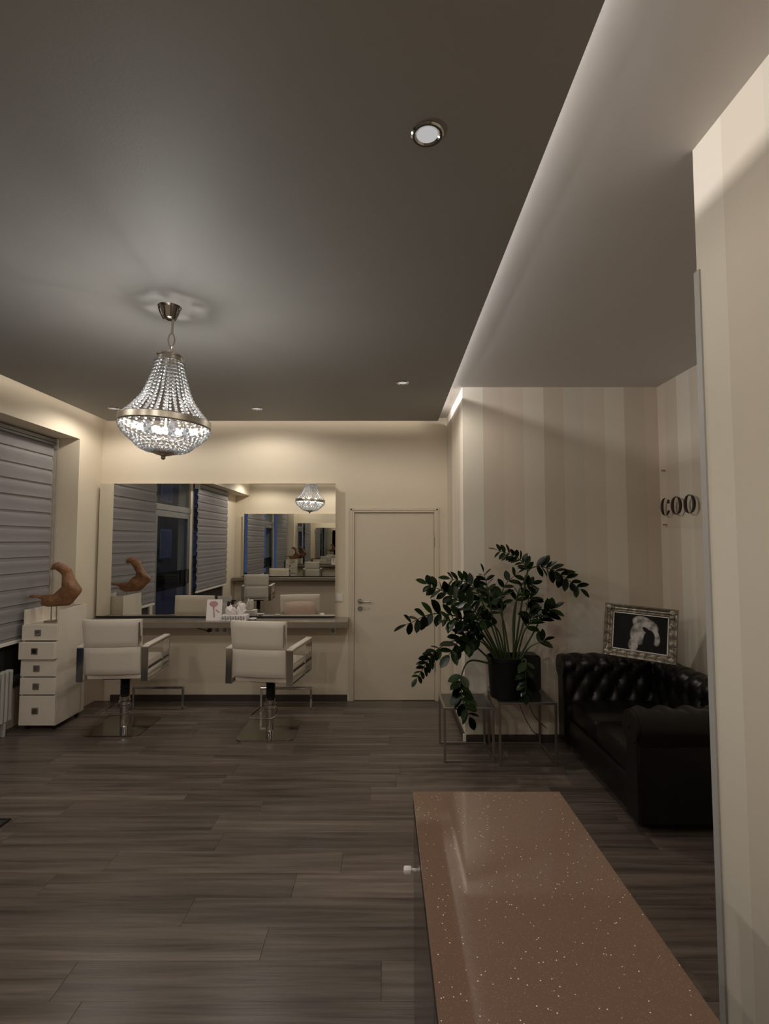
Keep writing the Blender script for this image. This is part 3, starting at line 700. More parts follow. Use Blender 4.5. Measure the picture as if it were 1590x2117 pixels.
# ------------------------------------------------------------------ salon chairs
def make_chair():
    t = thing('salon_chair', '', 'chair')
    base = obj('base_plate', add_prism(new_bm(), rrect(-.245, .245, -.25, .25, .05), 'z', 0, .010), M_darksteel, t)
    bm = new_bm(); add_prism(bm, rrect(-.240, .240, -.245, .245, .05), 'z', -.0, .004); obj('base_pad', bm, M_rubber, base)
    bm = new_bm(); add_lathe(bm, [(.040, .010), (.038, .014), (.037, .17), (.050, .175), (.052, .20), (.052, .235), (.045, .24), (.042, .275), (.034, .28)], 28); obj('column', bm, M_chrome, t, True)
    prof = [(.03, .278)]
    for k in range(11):
        z0 = .28 + k * .0165; prof += [(.034, z0), (.043, z0 + .008)]
    prof += [(.034, .28 + 11 * .0165), (.03, .47)]
    bm = new_bm(); add_lathe(bm, prof, 24); obj('bellows', bm, M_rubber, t, True)
    bm = new_bm(); add_tube(bm, [(.045, 0, .215), (.075, -.03, .20), (.09, -.12, .165), (.07, -.16, .16), (-.12, -.17, .158), (-.14, -.15, .16), (-.09, -.03, .20), (-.045, 0, .215)], .0065, 8); obj('pump_lever', bm, M_chrome, t, True)
    bm = new_bm(); add_box(bm, -.13, .13, -.16, .18, .462, .485, .006); obj('seat_mount', bm, M_black, t)
    # seat: main cushion with dark piping and a lower pad
    s = obj('seat', box(-.235, .235, -.235, .262, .545, .615, .022), M_leather_w, t, True)
    obj('piping', box(-.237, .237, -.235, .264, .536, .546, .003), M_seam, s)
    obj('seat_base', box(-.232, .232, -.235, .255, .484, .537, .014), M_leather_w, t, True)
    # backrest: gently bowed, upper pad and lower panel with a seam
    def back_bm(z0, z1, w0, w1, th, topround):
        bm = new_bm(); nx, nz = 14, 8; front, backv = [], []
        for iz in range(nz + 1):
            f = iz / nz; zz = z0 + (z1 - z0) * f; w = w0 + (w1 - w0) * f
            lean = -.255 - .055 * (zz - .53) / .48
            e = min(1, min(f, 1 - f) * nz / 1.2 + .55)
            rf_, rb_ = [], []
            for ix in range(nx + 1):
                g = ix / nx * 2 - 1; x = g * w; ee = min(e, min(1, (1 - abs(g)) * nx / 2 / 1.0 + .5))
                bow = .018 * g * g
                rf_.append(bm.verts.new((x, lean + bow + th / 2 * ee, zz))); rb_.append(bm.verts.new((x, lean + bow - th / 2 * ee, zz)))
            front.append(rf_); backv.append(rb_)
        for iz in range(nz):
            for ix in range(nx):
                bm.faces.new((front[iz][ix], front[iz][ix + 1], front[iz + 1][ix + 1], front[iz + 1][ix]))
                bm.faces.new((backv[iz][ix + 1], backv[iz][ix], backv[iz + 1][ix], backv[iz + 1][ix + 1]))
        for iz in range(nz):
            bm.faces.new((backv[iz][0], front[iz][0], front[iz + 1][0], backv[iz + 1][0]))
            bm.faces.new((front[iz][nx], backv[iz][nx], backv[iz + 1][nx], front[iz + 1][nx]))
        for ix in range(nx):
            bm.faces.new((front[0][ix + 1], front[0][ix], backv[0][ix], backv[0][ix + 1]))
            bm.faces.new((front[nz][ix], front[nz][ix + 1], backv[nz][ix + 1], backv[nz][ix]))
        return bm
    obj('backrest', back_bm(.773, 1.01, .237, .247, .075, True), M_leather_w, t, True)
    obj('back_panel', back_bm(.535, .771, .228, .237, .072, False), M_leather_w, t, True)
    obj('back_corner_trim', box(.236, .241, -.335, -.275, .80, .99), M_steel, t)
    # arms: flat metal loops with white pads
    for sx in (-1, 1):
        xa, xb = sorted((sx * .242, sx * .300))
        y0, y1, z0, z1, th = -.275, .265, .475, .765, .012
        bm = new_bm()
        add_box(bm, xa, xb, y0, y0 + th, z0, z1, .002); add_box(bm, xa, xb, y1 - th, y1, z0 + .012, z1 + .0, .002)
        add_box(bm, xa, xb, y0 + th, y1 - th, z0, z0 + th, .002); add_box(bm, xa, xb, y0 + th, y1 - th, z1 - th, z1, .002)
        a = obj('arm_frame', bm, M_chrome, t)
        obj('arm_pad', box(xa - .001, xb + .001, y0 + .05, y1 + .005, z1, z1 + .020, .007), M_leather_w, t, True)
        obj('arm_end', box(xa, xb, y0 - .002, y0 + .045, z1, z1 + .014, .004), M_leather_w, a)
    return t
ch0 = make_chair()
ch0.location = (-2.375, 4.735, 0.0); ch0.rotation_euler = (0, 0, math.radians(4))
ch0['label'] = 'white leatherette salon chair with chrome arms beside the drawer cabinet'; ch0['group'] = 'salon chairs'
ch1 = dup(ch0, (-1.02, 4.635, 0), math.radians(-9), 'white leatherette salon chair with chrome arms, right of the two at the desk', 'salon chairs')
dup(ch0, (-2.62, .16, 0), math.radians(176), 'white salon chair at the opposite desk, seen only in the mirror', 'salon chairs')
# base plates stay square to the room
for r, a in ((ch0, -4), (ch1, 9)):
    for c in r.children:
        if c.name.startswith('base_plate'): c.rotation_euler = (0, 0, math.radians(a))

# cushion on the right chair
bm = new_bm(); nx, nz = 14, 10; F = {}
for sgn in (-1, 1):
    for i in range(nx + 1):
        for j in range(nz + 1):
            a, b = i / nx * 2 - 1, j / nz * 2 - 1
            e = ((1 - a ** 4) * (1 - b ** 4)) ** .5
            if e < 1e-6 and sgn == 1: F[(sgn, i, j)] = F[(-1, i, j)]; continue
            F[(sgn, i, j)] = bm.verts.new((a * .19 * (1 - .05 * b * b), sgn * .055 * e, b * .160 * (1 - .06 * a * a)))
for sgn in (-1, 1):
    for i in range(nx):
        for j in range(nz):
            q = (F[(sgn, i, j)], F[(sgn, i + 1, j)], F[(sgn, i + 1, j + 1)], F[(sgn, i, j + 1)])
            if len(set(q)) == 4: bm.faces.new(q if sgn < 0 else q[::-1])
cu = obj('cushion', bm, M_pink, None, True); tag(cu, 'blush cushion on the right salon chair, seen in the mirror', 'cushion')
cu.matrix_world = ch1.matrix_basis @ Matrix.Translation((0, -.180, .780)) @ Matrix.Rotation(math.radians(8), 4, 'X')

# foot rests
def footrest(x, y, label):
    t = thing('foot_rest', label, 'foot rest', (x, y, 0), 0, 'chrome foot rests under the desk')
    bm = new_bm(); add_prism(bm, rrect(-.275, .295, -.05, .05, .012, 3), 'z', 0, .006); obj('floor_plate', bm, M_darksteel, t)
    for sx in (-.25, .25):
        obj('leg', box(sx - .011, sx + .011, -.011, .011, .006, .195, .002), M_chrome, t)
    obj('top_bar', box(-.261, .261, -.02, .02, .195, .218, .004), M_chrome, t)
footrest(-2.29, 5.24, 'chrome foot rest on the floor in front of the left salon chair')
footrest(-.99, 5.215, 'chrome foot rest on the floor in front of the right salon chair')

# ------------------------------------------------------------------ drawer cabinet
cb = thing('drawer_cabinet', 'tall white drawer cabinet on casters beside the window', 'cabinet', (-3.095, 4.63, 0))
hw, dp = .160, .425
obj('side_panel', box(hw - .018, hw, 0, dp, .045, 1.068, .002), M_cab, cb); obj('side_panel', box(-hw, -hw + .018, 0, dp, .045, 1.068, .002), M_cab, cb)
obj('back_panel', box(-hw + .018, hw - .018, dp - .016, dp, .045, 1.068), M_cab, cb)
obj('bottom_board', box(-hw + .018, hw - .018, 0, dp - .016, .045, .063), M_cab, cb)
obj('top_board', box(-hw + .018, hw - .018, 0.0, dp - .016, .925, .943), M_cab, cb)
for (z0, z1, out) in ((.795, .936, 0), (.634, .788, .035), (.476, .628, 0), (.318, .470, 0), (.048, .312, 0)):
    d = obj('drawer', box(-hw + .0, hw - .0, -.018 - out, 0 - out * .0 - .001, z0 + .002, z1 - .002, .003), M_cab, cb)
    zc = (z0 + z1) / 2; hx = -.012
    obj('handle', box(hx - .027, hx + .027, -.030 - out, -.0175 - out, zc - .027, zc + .027, .003), M_steel, d)
    obj('handle_recess', box(hx - .014, hx + .014, -.031 - out, -.0295 - out, zc - .014, zc + .014), M_darksteel, d)
for sx in (-.12, .12):
    for yy in (.05, dp - .05):
        bm = new_bm(); add_prism(bm, [(yy + .02 * math.cos(2 * PI * k / 16), .0205 + .02 * math.sin(2 * PI * k / 16)) for k in range(16)], 'x', sx - .012, sx + .012)
        add_box(bm, sx - .015, sx + .015, yy - .012, yy + .012, .036, .046); obj('caster', bm, M_black, cb)

# driftwood sculpture on the cabinet
sc = thing('driftwood_sculpture', 'brown driftwood sculpture on a metal pin on the drawer cabinet', 'sculpture', (-3.08, 4.72, .943))
obj('base_block', box(-.03, .045, -.04, .04, 0, .018, .002), M_bronze, sc)
bm = new_bm(); add_tube(bm, [(.012, 0, .016), (.012, 0, .19)], .005, 8); add_tube(bm, [(.060, 0, .016), (.060, 0, .19)], .004, 8); obj('pin', bm, M_steel, sc, True)
# cross-sections from the left tip round to the hooked top: one edge, other edge (x, z each)
DW = [(-0.204, 0.233, -0.196, 0.223), (-0.182, 0.25, -0.129, 0.22), (-0.092, 0.245, -0.068, 0.196), (-0.018, 0.253, -0.071, 0.161), (0.034, 0.257, -0.014, 0.141), (0.059, 0.285, 0.083, 0.146), (0.082, 0.312, 0.173, 0.155), (0.107, 0.33, 0.245, 0.223), (0.111, 0.372, 0.291, 0.288), (0.104, 0.401, 0.24, 0.36), (0.092, 0.431, 0.191, 0.439), (0.064, 0.464, 0.171, 0.494), (0.037, 0.483, 0.122, 0.528), (0.004, 0.478, 0.069, 0.551), (-0.003, 0.488, 0.024, 0.54)]
pl = catmull([(a, 0, b) for a, b, c, d in DW], 4); pr = catmull([(c, 0, d) for a, b, c, d in DW], 4); rings = []
bm = new_bm()
for i, (a, b) in enumerate(zip(pl, pr)):
    m_ = (a + b) / 2; h_ = (b - a) / 2; th = min(.055, max(.010, h_.length * .75)); row = []
    for k in range(14):
        t_ = 2 * PI * k / 14; w_ = 1 + .06 * math.sin(3.1 * k + .9 * i)
        row.append(bm.verts.new(m_ + h_ * math.cos(t_) + Vector((0, th * math.sin(t_) * w_ + .012 * math.sin(i * .35), 0))))
    rings.append(row)
for a, b in zip(rings, rings[1:]):
    for k in range(14): bm.faces.new((a[k], a[(k + 1) % 14], b[(k + 1) % 14], b[k]))
bm.faces.new(rings[0][::-1]); bm.faces.new(rings[-1])
obj('driftwood', bm, M_wood, sc, True)

# ------------------------------------------------------------------ side tables, pot, plant, speaker box
def side_table(label, x0, x1, y0, y1, h, top):
    t = thing('side_table', label, 'side table', ((x0 + x1) / 2, (y0 + y1) / 2, 0)); w, d = (x1 - x0) / 2, (y1 - y0) / 2; s = .018
    for sx in (-1, 1):
        for sy in (-1, 1):
            xa, xb = sorted((sx * w, sx * (w - s))); ya, yb = sorted((sy * d, sy * (d - s)))
            obj('leg', box(xa, xb, ya, yb, 0, h, .0015), M_steel, t)
    for sy in (-1, 1):
        ya, yb = sorted((sy * d, sy * (d - s)))
        obj('rail', box(-w + s, w - s, ya, yb, 0, s, .0015), M_steel, t); obj('rail', box(-w + s, w - s, ya, yb, h - s, h, .0015), M_steel, t)
    for sx in (-1, 1):
        xa, xb = sorted((sx * w, sx * (w - s)))
        obj('rail', box(xa, xb, -d + s, d - s, h - s, h, .0015), M_steel, t)
        if sx > 0: obj('rail', box(xa, xb, -d + s, d - s, 0, s, .0015), M_steel, t)
    obj('table_top', box(-w + s, w - s, -d + s, d - s, h - .008, h - .001), top, t)
side_table('lower steel frame side table with smoked glass top, left of the potted plant', .452, .842, 3.97, 4.345, .412, M_smoke)
side_table('taller steel frame side table carrying the potted plant', .862, 1.303, 3.91, 4.34, .470, M_smoke)
for k, pts in enumerate(([(1.12, 4.348, .50), (1.12, 4.349, .38), (1.16, 4.349, .25), (1.24, 4.349, .10), (1.30, 4.348, .07)], [(1.16, 4.348, .50), (1.20, 4.349, .36), (1.26, 4.349, .22), (1.36, 4.349, .12)])):
    bm = new_bm(); add_tube(bm, catmull(pts, 5), .003, 6)
    tag(obj('power_cable', bm, M_rubber, None, True), ['thin black cable hanging under the plant table, the left one', 'thin black cable hanging under the plant table, the right one by the sofa'][k], 'cable', 'cables under the plant table')
t = thing('speaker_box', 'black rounded box standing behind the plant pot', 'speaker', (1.172, 4.262, .4705))
bm = new_bm(); add_prism(bm, rrect(-.115, .10, 0, .29, .035, 5), 'y', -.065, .065); obj('housing', bm, M_black, t, True)
bm = new_bm(); add_prism(bm, rrect(-.10, .085, .015, .275, .028, 5), 'y', -.068, -.064); obj('front_grille', bm, M_rubber, t)
pot = thing('potted_plant', 'large dark green leafy plant in a black pot on the side table', 'plant', (.955, 4.07, .4705))
bm = new_bm(); add_lathe(bm, [(.118, 0), (.122, .004), (.138, .28), (.146, .285), (.146, .312), (.137, .312), (.133, .28)], 36, cap=False); add_lathe(bm, [(.0005, .0), (.118, .0)], 36, cap=False); pp = obj('pot', bm, M_potblack, pot, True)
bm = new_bm(); add_lathe(bm, [(.0005, .285), (.06, .282), (.135, .276)], 24, cap=False); obj('soil', bm, M_soil, pp)
STEMS = [
    ([(0.908, 4.05, 0.766), (0.695, 3.967, 1.044), (0.396, 3.883, 1.14), (0.162, 3.8, 1.071)], 9, 0.3, 1.15),
    ([(0.924, 4.08, 0.759), (0.711, 4.053, 1.106), (0.516, 4.027, 1.262), (0.333, 4.0, 1.354)], 8, 0.4, 1.0),
    ([(0.934, 4.1, 0.754), (0.823, 4.133, 1.114), (0.713, 4.167, 1.326), (0.54, 4.2, 1.377)], 8, 0.45, 1.05),
    ([(0.948, 4.1, 0.754), (0.861, 4.083, 1.083), (0.822, 4.067, 1.296), (0.787, 4.05, 1.441)], 6, 0.45, 0.8),
    ([(0.972, 4.12, 0.75), (0.944, 4.113, 1.098), (0.957, 4.107, 1.311), (1.074, 4.1, 1.438)], 5, 0.4, 0.95),
    ([(1.031, 4.12, 0.75), (1.057, 4.103, 1.215), (1.144, 4.085, 1.439), (1.058, 4.067, 1.556), (0.899, 4.05, 1.616)], 9, 0.52, 0.8),
    ([(1.04, 4.14, 0.745), (1.115, 4.117, 1.252), (1.166, 4.095, 1.463), (1.339, 4.072, 1.459), (1.551, 4.05, 1.307)], 9, 0.58, 1.0),
    ([(1.051, 4.05, 0.766), (1.179, 4.017, 0.998), (1.218, 3.983, 1.098), (1.298, 3.95, 1.168)], 7, 0.5, 1.05),
    ([(1.053, 4.02, 0.782), (1.117, 4.007, 0.85), (1.17, 3.993, 0.89), (1.235, 3.98, 0.921)], 2, 0.78, 0.9),
    ([(0.84, 4.0, 0.815), (0.616, 3.95, 0.927), (0.396, 3.9, 0.864), (0.24, 3.85, 0.664)], 8, 0.62, 0.75),
    ([(0.808, 3.98, 0.828), (0.652, 3.95, 0.77), (0.581, 3.92, 0.65), (0.585, 3.89, 0.505), (0.633, 3.86, 0.381)], 8, 0.45, 1.05),
    ([(0.897, 4.0, 0.777), (0.746, 3.94, 0.975), (0.606, 3.88, 0.986), (0.478, 3.82, 0.845)], 6, 0.45, 1.2),
    ([(0.906, 4.02, 0.773), (0.697, 3.93, 0.995), (0.564, 3.84, 1.092), (0.462, 3.75, 1.106)], 6, 0.4, 1.05),
    ([(0.927, 4.05, 0.766), (0.795, 4.0, 1.001), (0.702, 3.95, 1.14), (0.62, 3.9, 1.238)], 7, 0.4, 1.0),
    ([(0.944, 4.0, 0.777), (0.871, 3.917, 0.997), (0.745, 3.833, 1.102), (0.666, 3.75, 1.062)], 7, 0.45, 0.9),
    ([(1.006, 4.14, 0.745), (0.967, 4.167, 1.031), (0.916, 4.193, 1.165), (0.902, 4.22, 1.241)], 6, 0.45, 0.95),
    ([(1.041, 4.16, 0.741), (1.148, 4.173, 1.089), (1.184, 4.187, 1.225), (1.237, 4.2, 1.184)], 4, 0.6, 0.95),
    ([(1.039, 4.04, 0.768), (1.077, 3.993, 0.965), (1.122, 3.947, 1.075), (1.101, 3.9, 1.147)], 6, 0.45, 1.05),
    ([(1.033, 3.96, 0.8), (1.078, 3.94, 0.782), (1.071, 3.92, 0.677), (1.068, 3.9, 0.538)], 6, 0.4, 0.85),
    ([(1.035, 4.1, 0.754), (1.035, 4.117, 1.097), (1.101, 4.133, 1.28), (1.205, 4.15, 1.337)], 6, 0.48, 0.95),
    ([(0.883, 3.98, 0.782), (0.758, 3.913, 0.906), (0.673, 3.847, 0.947), (0.589, 3.78, 0.916)], 6, 0.45, 1.0),
]
def leaf_mesh():
    bm = new_bm(); L_ = .107; wds = [(.0, .003), (.12, .55), (.35, .95), (.6, 1.0), (.82, .68), (1.0, .02)]
    c, l, r = [], [], []
    for f, w in wds:
        x = L_ * f; dz = -.014 * f * f
        c.append(bm.verts.new((x, 0, dz - .003 * w))); l.append(bm.verts.new((x, .0285 * w, dz + .004 * w))); r.append(bm.verts.new((x, -.0285 * w, dz + .004 * w)))
    for i in range(len(wds) - 1):
        bm.faces.new((c[i], c[i + 1], l[i + 1], l[i])); bm.faces.new((r[i], r[i + 1], c[i + 1], c[i]))
    bmesh.ops.solidify(bm, geom=bm.faces[:], thickness=.0008)
    return mesh_of('leaf', bm, M_leaf, True)
LM = leaf_mesh()
PO = Vector(pot.location)
rnd = random.Random(11); nl = 0
for pts, npair, sf, sz in STEMS:
    pts = [(.975 + (pts[0][0] - .975) * .9, 4.07 + (pts[0][1] - 4.07) * .8, .74)] + list(pts[1:])
    cv = [p - PO for p in catmull(pts, 10)]; n = len(cv)
    bm = new_bm(); add_tube(bm, cv, [.0085 * (1 - .72 * i / (n - 1)) for i in range(n)], 7)
    so = obj('stem', bm, M_stem, pot, True)
    def put(p, d, s):
        d = d.normalized(); upv = Vector((rnd.uniform(-.45, .45), -.55 + rnd.uniform(-.4, .3), 1.0))
        y = upv.cross(d).normalized(); zz = d.cross(y)
        o = obj('leaf', LM, None, so)
        o.matrix_local = Matrix.Translation(p) @ Matrix((d, y, zz)).transposed().to_4x4() @ Matrix.Diagonal((s, s * rnd.uniform(.85, 1.15), s, 1))
    for k in range(npair):
        f = sf + (1 - sf) * (k + .3) / npair; i = min(int(f * (n - 1)), n - 2)
        p = cv[i].lerp(cv[i + 1], f * (n - 1) - i); tg = (cv[i + 1] - cv[i]).normalized()
        side = tg.cross(Vector((rnd.uniform(-.5, .5), -1, rnd.uniform(-.4, .4)))).normalized()
        fade = 1.0 if k < npair * .7 else .85
        for sg in (-1, 1):
            d = tg * rnd.uniform(.45, .8) + side * sg * rnd.uniform(.75, 1.0) + Vector((0, rnd.uniform(-.5, .2), rnd.uniform(-.12, .12)))
            put(p, d, sz * fade * rnd.uniform(.85, 1.12)); nl += 1
    put(cv[-1], (cv[-1] - cv[-3]) + Vector((0, 0, .0)), sz * .9); nl += 1

# ------------------------------------------------------------------ black tufted sofa
sf = thing('chesterfield_sofa', 'black buttoned leather sofa with rolled arms in the striped niche', 'sofa', (0, 0, 0))
def rolled(name, p0, p1, outv, s_=.150, tuft=True, ztop=.765, dz=.115):
    """upholstered wall from p0 to p1 (plan points of the inner face); outv: plan direction away from the seat"""
    p0, p1, outv = Vector((*p0, 0)), Vector((*p1, 0)), Vector((*outv, 0)); ax = (p1 - p0); Ln = ax.length; ax.normalize()
    R = .098; cz = ztop - R; prof = []
    for k in range(15): prof.append((.045 * math.sin(PI * k / 28), .30 + (cz - .02 - .30) * k / 14))
    base_d = .045; cc = base_d + R * .62
    for k in range(1, 22):
        a = math.radians(200) - math.radians(232) * k / 21
        prof.append((cc + R * math.cos(a), cz + R * math.sin(a)))
    prof += [(cc + R * .70, cz - R * .95), (cc + R * .45, .50), (cc + R * .45, .30), (cc + R * .45, .07), (0.0, .07), (0.0, .20)]
    prof = [(max(d, -.02), z_) for d, z_ in prof]
    npr = len(prof); ns = max(24, int(Ln / .0125)); bm = new_bm(); rows = []
    acc = [0]
    for a, b in zip(prof, prof[1:]): acc.append(acc[-1] + math.hypot(b[0] - a[0], b[1] - a[1]))
    lim = acc[14 + 13]
    for i in range(ns + 1):
        u = Ln * i / ns; row = []
        for j, (d, zz) in enumerate(prof):
            off = 0
            if tuft and acc[j] < lim:
                A_ = u / s_ + acc[j] / (2 * dz) + .25; B_ = u / s_ - acc[j] / (2 * dz) + .25
                puff = (abs(math.sin(PI * A_)) * abs(math.sin(PI * B_))) ** .55
                w = min(1, acc[j] / .05, (lim - acc[j]) / .10); e = min(1, u / .05, (Ln - u) / .05)
                off = (.030 * puff - .012) * max(w, 0) * max(e, 0)
            # outward normal in profile plane
            a = prof[max(j - 1, 0)]; b = prof[min(j + 1, npr - 1)]; td, tz = b[0] - a[0], b[1] - a[1]; l_ = math.hypot(td, tz) or 1
            nd, nz_ = -tz / l_, td / l_
            row.append(bm.verts.new(p0 + ax * u + outv * (d + nd * off) + Vector((0, 0, zz + nz_ * off))))
        rows.append(row)
    for r0, r1 in zip(rows, rows[1:]):
        for j in range(npr): bm.faces.new((r0[j], r0[(j + 1) % npr], r1[(j + 1) % npr], r1[j]))
    bm.faces.new(rows[0]); bm.faces.new(rows[-1][::-1])
    o = obj(name, bm, M_leather_b, sf, True)
    if tuft:
        bmb = new_bm(); add_ball(bmb, (0, 0, 0), .010, 1); me = mesh_of('button', bmb, M_leather_b, True)
        # a button wherever both crease families meet
        for m_ in range(1, 6):
            for q in range(-1, int(Ln / s_) + 3):
                u = s_ * (q - .25 + (m_ % 2) * .5); sarc = m_ * dz
                if not (.04 < u < Ln - .04) or sarc > lim - .03: continue
                j = min(range(npr), key=lambda k: abs(acc[k] - sarc)); d, zz = prof[j]
                a = prof[max(j - 1, 0)]; b = prof[min(j + 1, npr - 1)]; td, tz = b[0] - a[0], b[1] - a[1]; l_ = math.hypot(td, tz) or 1
                pos = p0 + ax * u + outv * (d + tz / l_ * .010) + Vector((0, 0, zz - td / l_ * .010))
                obj('button', me, None, o, loc=pos)
    return o
SY0, SY1 = 3.15, 4.125
rolled('armrest', (1.455, SY1), (2.20, SY1), (0, 1))
rolled('backrest', (2.115, SY0 - .06), (2.115, SY1 + .06), (1, 0), ztop=.755)
rolled('armrest', (1.455, SY0), (2.20, SY0), (0, -1), ztop=.705)
obj('front_rail', box(1.462, 1.60, SY0 - .015, SY1 + .015, .07, .285, .02), M_leather_b, sf, True)
obj('seat_deck', box(1.55, 2.14, SY0 - .015, SY1 + .015, .10, .27), M_leather_b, sf)
mid = (SY0 + SY1) / 2
for a, b in ((SY0 + .01, mid - .002), (mid + .002, SY1 - .01)):
    obj('seat_cushion', box(1.465, 2.125, a, b, .275, .435, .045), M_leather_b, sf, True)
for y in (SY0 - .07, SY1 + .07):
    # scroll fronts of the arms
    sgn = -1 if y < mid else 1
    yc = (SY0 if sgn < 0 else SY1) + sgn * (.045 + .098 * .62)
    zs = .607 if sgn < 0 else .667
    bm = new_bm(); add_prism(bm, [(yc + .094 * math.cos(2 * PI * k / 24), zs + .094 * math.sin(2 * PI * k / 24)) for k in range(24)], 'x', 1.435, 1.462); add_ball(bm, (1.434, yc, zs), .012, 1)
    s1 = obj('scroll_front', bm, M_leather_b, sf, True)
    obj('arm_front', box(1.440, 1.462, yc - .07, yc + .06, .08, zs - .045, .008), M_leather_b, sf)
for x in (1.52, 2.14):
    for y in (SY0 - .02, SY1 + .05):
        bm = new_bm(); add_lathe(bm, [(.022, 0), (.03, .02), (.034, .05), (.026, .075)], 16, (x, y)); obj('foot', bm, M_base, sf, True)

# framed print leaning in the corner on the sofa
A = Vector((1.735, 4.055, .785)); B = Vector((2.135, 3.785, .785))
ux = (B - A).normalized(); nrm = Vector((ux.y, -ux.x, 0))        # towards the room
lean = math.radians(9)
up_ = (Vector((0, 0, 1)) * math.cos(lean) - nrm * math.sin(lean)).normalized(); fy = up_.cross(ux).normalized()
pic = thing('framed_print', 'ornate silver framed black and white print leaning on the sofa corner', 'picture')
pic.matrix_world = Matrix.Translation((A + B) / 2) @ Matrix((ux, fy, up_)).transposed().to_4x4() @ Matrix.Rotation(math.radians(2.5), 4, 'Y')
fw, fh, b_ = (B - A).length / 2 + .012, .405, .062
def moulding(bm, x0, z0, x1, z1):
    """bar along one edge, mitred, with a stepped ornate profile; profile d: 0 outer -> b_ inner"""
    prof = [(0, 0), (0, -.030), (.008, -.038), (.018, -.034), (.026, -.024), (.036, -.026), (.046, -.018), (.054, -.020), (b_, -.012), (b_, 0)]
    dx, dz = x1 - x0, z1 - z0; Ln = math.hypot(dx, dz); t_ = (dx / Ln, dz / Ln); nn = (-t_[1], t_[0])
    n = 28; rows = []
    for i in range(n + 1):
        row = []
        for d, y in prof:
            u = d + (Ln - 2 * d) * i / n
            wob = .0035 * math.sin(u * 95) * (1 if .004 < d < .05 else 0)
            row.append(bm.verts.new((x0 + t_[0] * u + nn[0] * d, y - wob if y < 0 else 0, z0 + t_[1] * u + nn[1] * d)))
        rows.append(row)
    for r0, r1 in zip(rows, rows[1:]):
        for j in range(len(prof) - 1): bm.faces.new((r0[j], r0[j + 1], r1[j + 1], r1[j]))
    return bm
for q in ((-fw, 0, fw, 0), (fw, 0, fw, fh), (fw, fh, -fw, fh), (-fw, fh, -fw, 0)):
    bm = new_bm(); moulding(bm, *q); obj('frame_side', bm, M_frame, pic, True)
for sx in (-1, 1):
    for zz in (.03, fh - .03):
        bm = new_bm(); add_ball(bm, (sx * (fw - .03), -.032, zz), .024, 2, (1.2, .4, 1.0)); add_ball(bm, (sx * (fw - .055), -.030, zz), .013, 1, (1.2, .5, .8)); add_ball(bm, (sx * (fw - .03), -.030, zz + (.028 if zz < .1 else -.028)), .013, 1, (.8, .5, 1.2)); obj('corner_ornament', bm, M_frame, pic, True)
bm = new_bm(); add_box(bm, -fw + b_, fw - b_, -.008, -.005, b_ - .0 - fh / 2, fh / 2 - b_); o = obj('print', bm, M_art, pic); o.location = (0, 0, fh / 2)
for q in ((-fw + b_, b_, fw - b_, b_ + .006), (-fw + b_, fh - b_ - .006, fw - b_, fh - b_), (-fw + b_, b_, -fw + b_ + .006, fh - b_), (fw - b_ - .006, b_, fw - b_, fh - b_)):
    obj('inner_slip', box(q[0], q[2], -.013, -.008, q[1], q[3]), M_trim_white, pic)
obj('back_board', box(-fw + .01, fw - .01, -.004, .002, .01, fh - .01), M_base, pic)

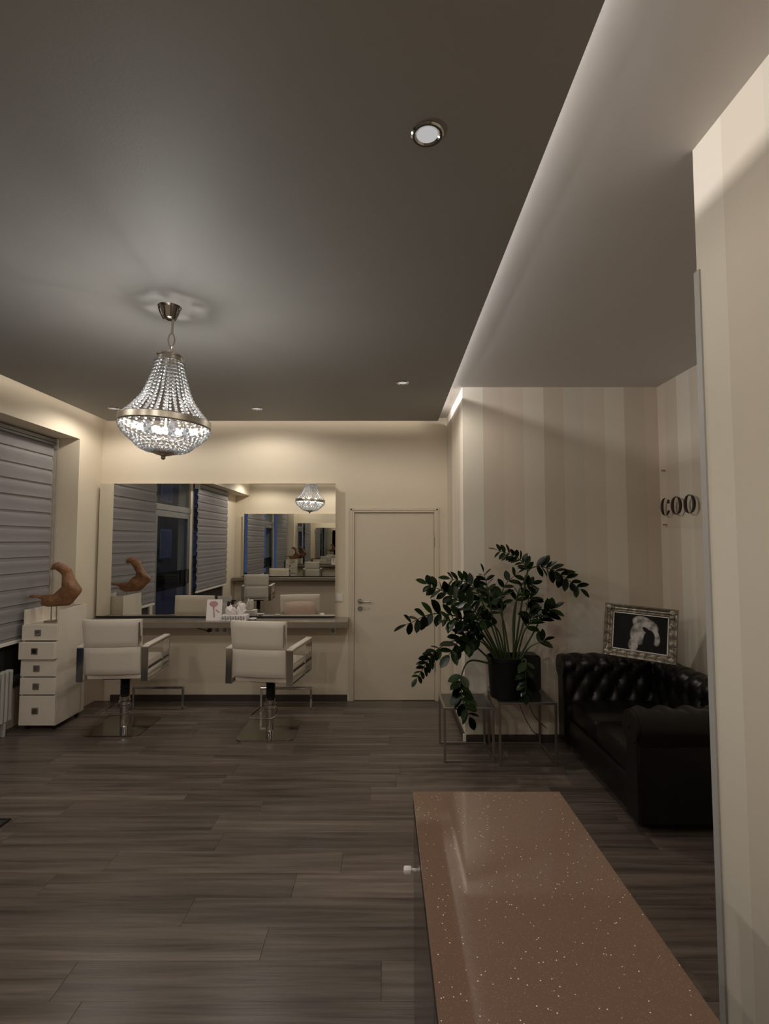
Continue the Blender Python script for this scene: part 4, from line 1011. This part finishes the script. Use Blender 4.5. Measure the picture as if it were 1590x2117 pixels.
# ------------------------------------------------------------------ clear sign with raised letters on the right niche wall
sg = thing('wall_sign', 'clear acrylic wall sign with dark raised letters in the niche', 'sign', (XR, 4.31, 1.79))
obj('acrylic_panel', box(-.030, -.024, -1.15, 0, 0, .53), M_acryl, sg)
for y in (-.03, -1.12):
    for zz in (.035, .495):
        bm = new_bm(); add_prism(bm, [(y + .007 * math.cos(2 * PI * k / 14), zz + .007 * math.sin(2 * PI * k / 14)) for k in range(14)], 'x', -.032, 0); obj('standoff', bm, M_steel, sg)
def crescent(bm, yc, zc, w, h, t_, side, x0, x1, zlo=-1.0, zhi=1.0, n=14):
    """half of a high-contrast round letter; side -1: towards the left as read (larger y)"""
    out, inn = [], []
    for k in range(n + 1):
        s = zlo + (zhi - zlo) * k / n; c = math.sqrt(max(0, 1 - s * s))
        out.append((yc - side * (w * c + .004), zc + h * s)); inn.append((yc - side * ((w - t_) * c + .004), zc + h * s * .97))
    add_prism(bm, out + inn[::-1], 'x', x0, x1)
lx0, lx1 = -.042, -.030
Wl, Hl, Tl = .060, .073, .026
yc = -.080; zc = .183
bm = new_bm(); crescent(bm, yc, zc, Wl, Hl, Tl, -1, lx0, lx1); add_box(bm, lx0, lx1, yc - .058, yc - .036, zc + .024, zc + .056, .004); crescent(bm, yc, zc, Wl, Hl, .018, 1, lx0, lx1, -.98, -.45, 8)
obj('letter', bm, M_letter, sg)
for yc in (-.240, -.418):
    bm = new_bm(); crescent(bm, yc, zc, Wl + .006, Hl, Tl, -1, lx0, lx1); crescent(bm, yc, zc, Wl + .006, Hl, Tl, 1, lx0, lx1); obj('letter', bm, M_letter, sg)

# ------------------------------------------------------------------ glossy counter in the foreground
ct = thing('reception_counter', 'glossy sparkling brown counter in the foreground', 'counter', (.32, 1.05, 0))
cx0, cx1, cy0, cy1 = -.231, .232, -.75, .600
obj('counter_top', box(cx0, cx1, cy0, cy1, .893, .900, .001), M_sparkle, ct)
obj('slab_edge', box(cx0 + .001, cx1 - .001, cy0 + .001, cy1 - .001, .858, .893), M_black, ct)
obj('carcass', box(cx0 + .012, cx1 - .004, cy0 + .004, cy1 - .004, .06, .858), M_counter_side, ct)
obj('plinth', box(cx0 + .03, cx1 - .03, cy0 + .03, cy1 - .03, 0, .06), M_base, ct)
for k in range(2):
    ya = cy0 + .01 + k * .67; d = obj('door_panel', box(cx0 + .002, cx0 + .012, ya, ya + .664, .07, .857, .0005), M_counter_side, ct)
    bm = new_bm(); yk = ya + (.54 if k else .12)
    add_tube(bm, [(cx0 + .002, yk, .742), (cx0 - .012, yk, .743)], .005, 8); add_box(bm, cx0 - .034, cx0 - .010, yk - .012, yk + .012, .735, .750, .005); obj('knob', bm, M_trim_white, d, True)
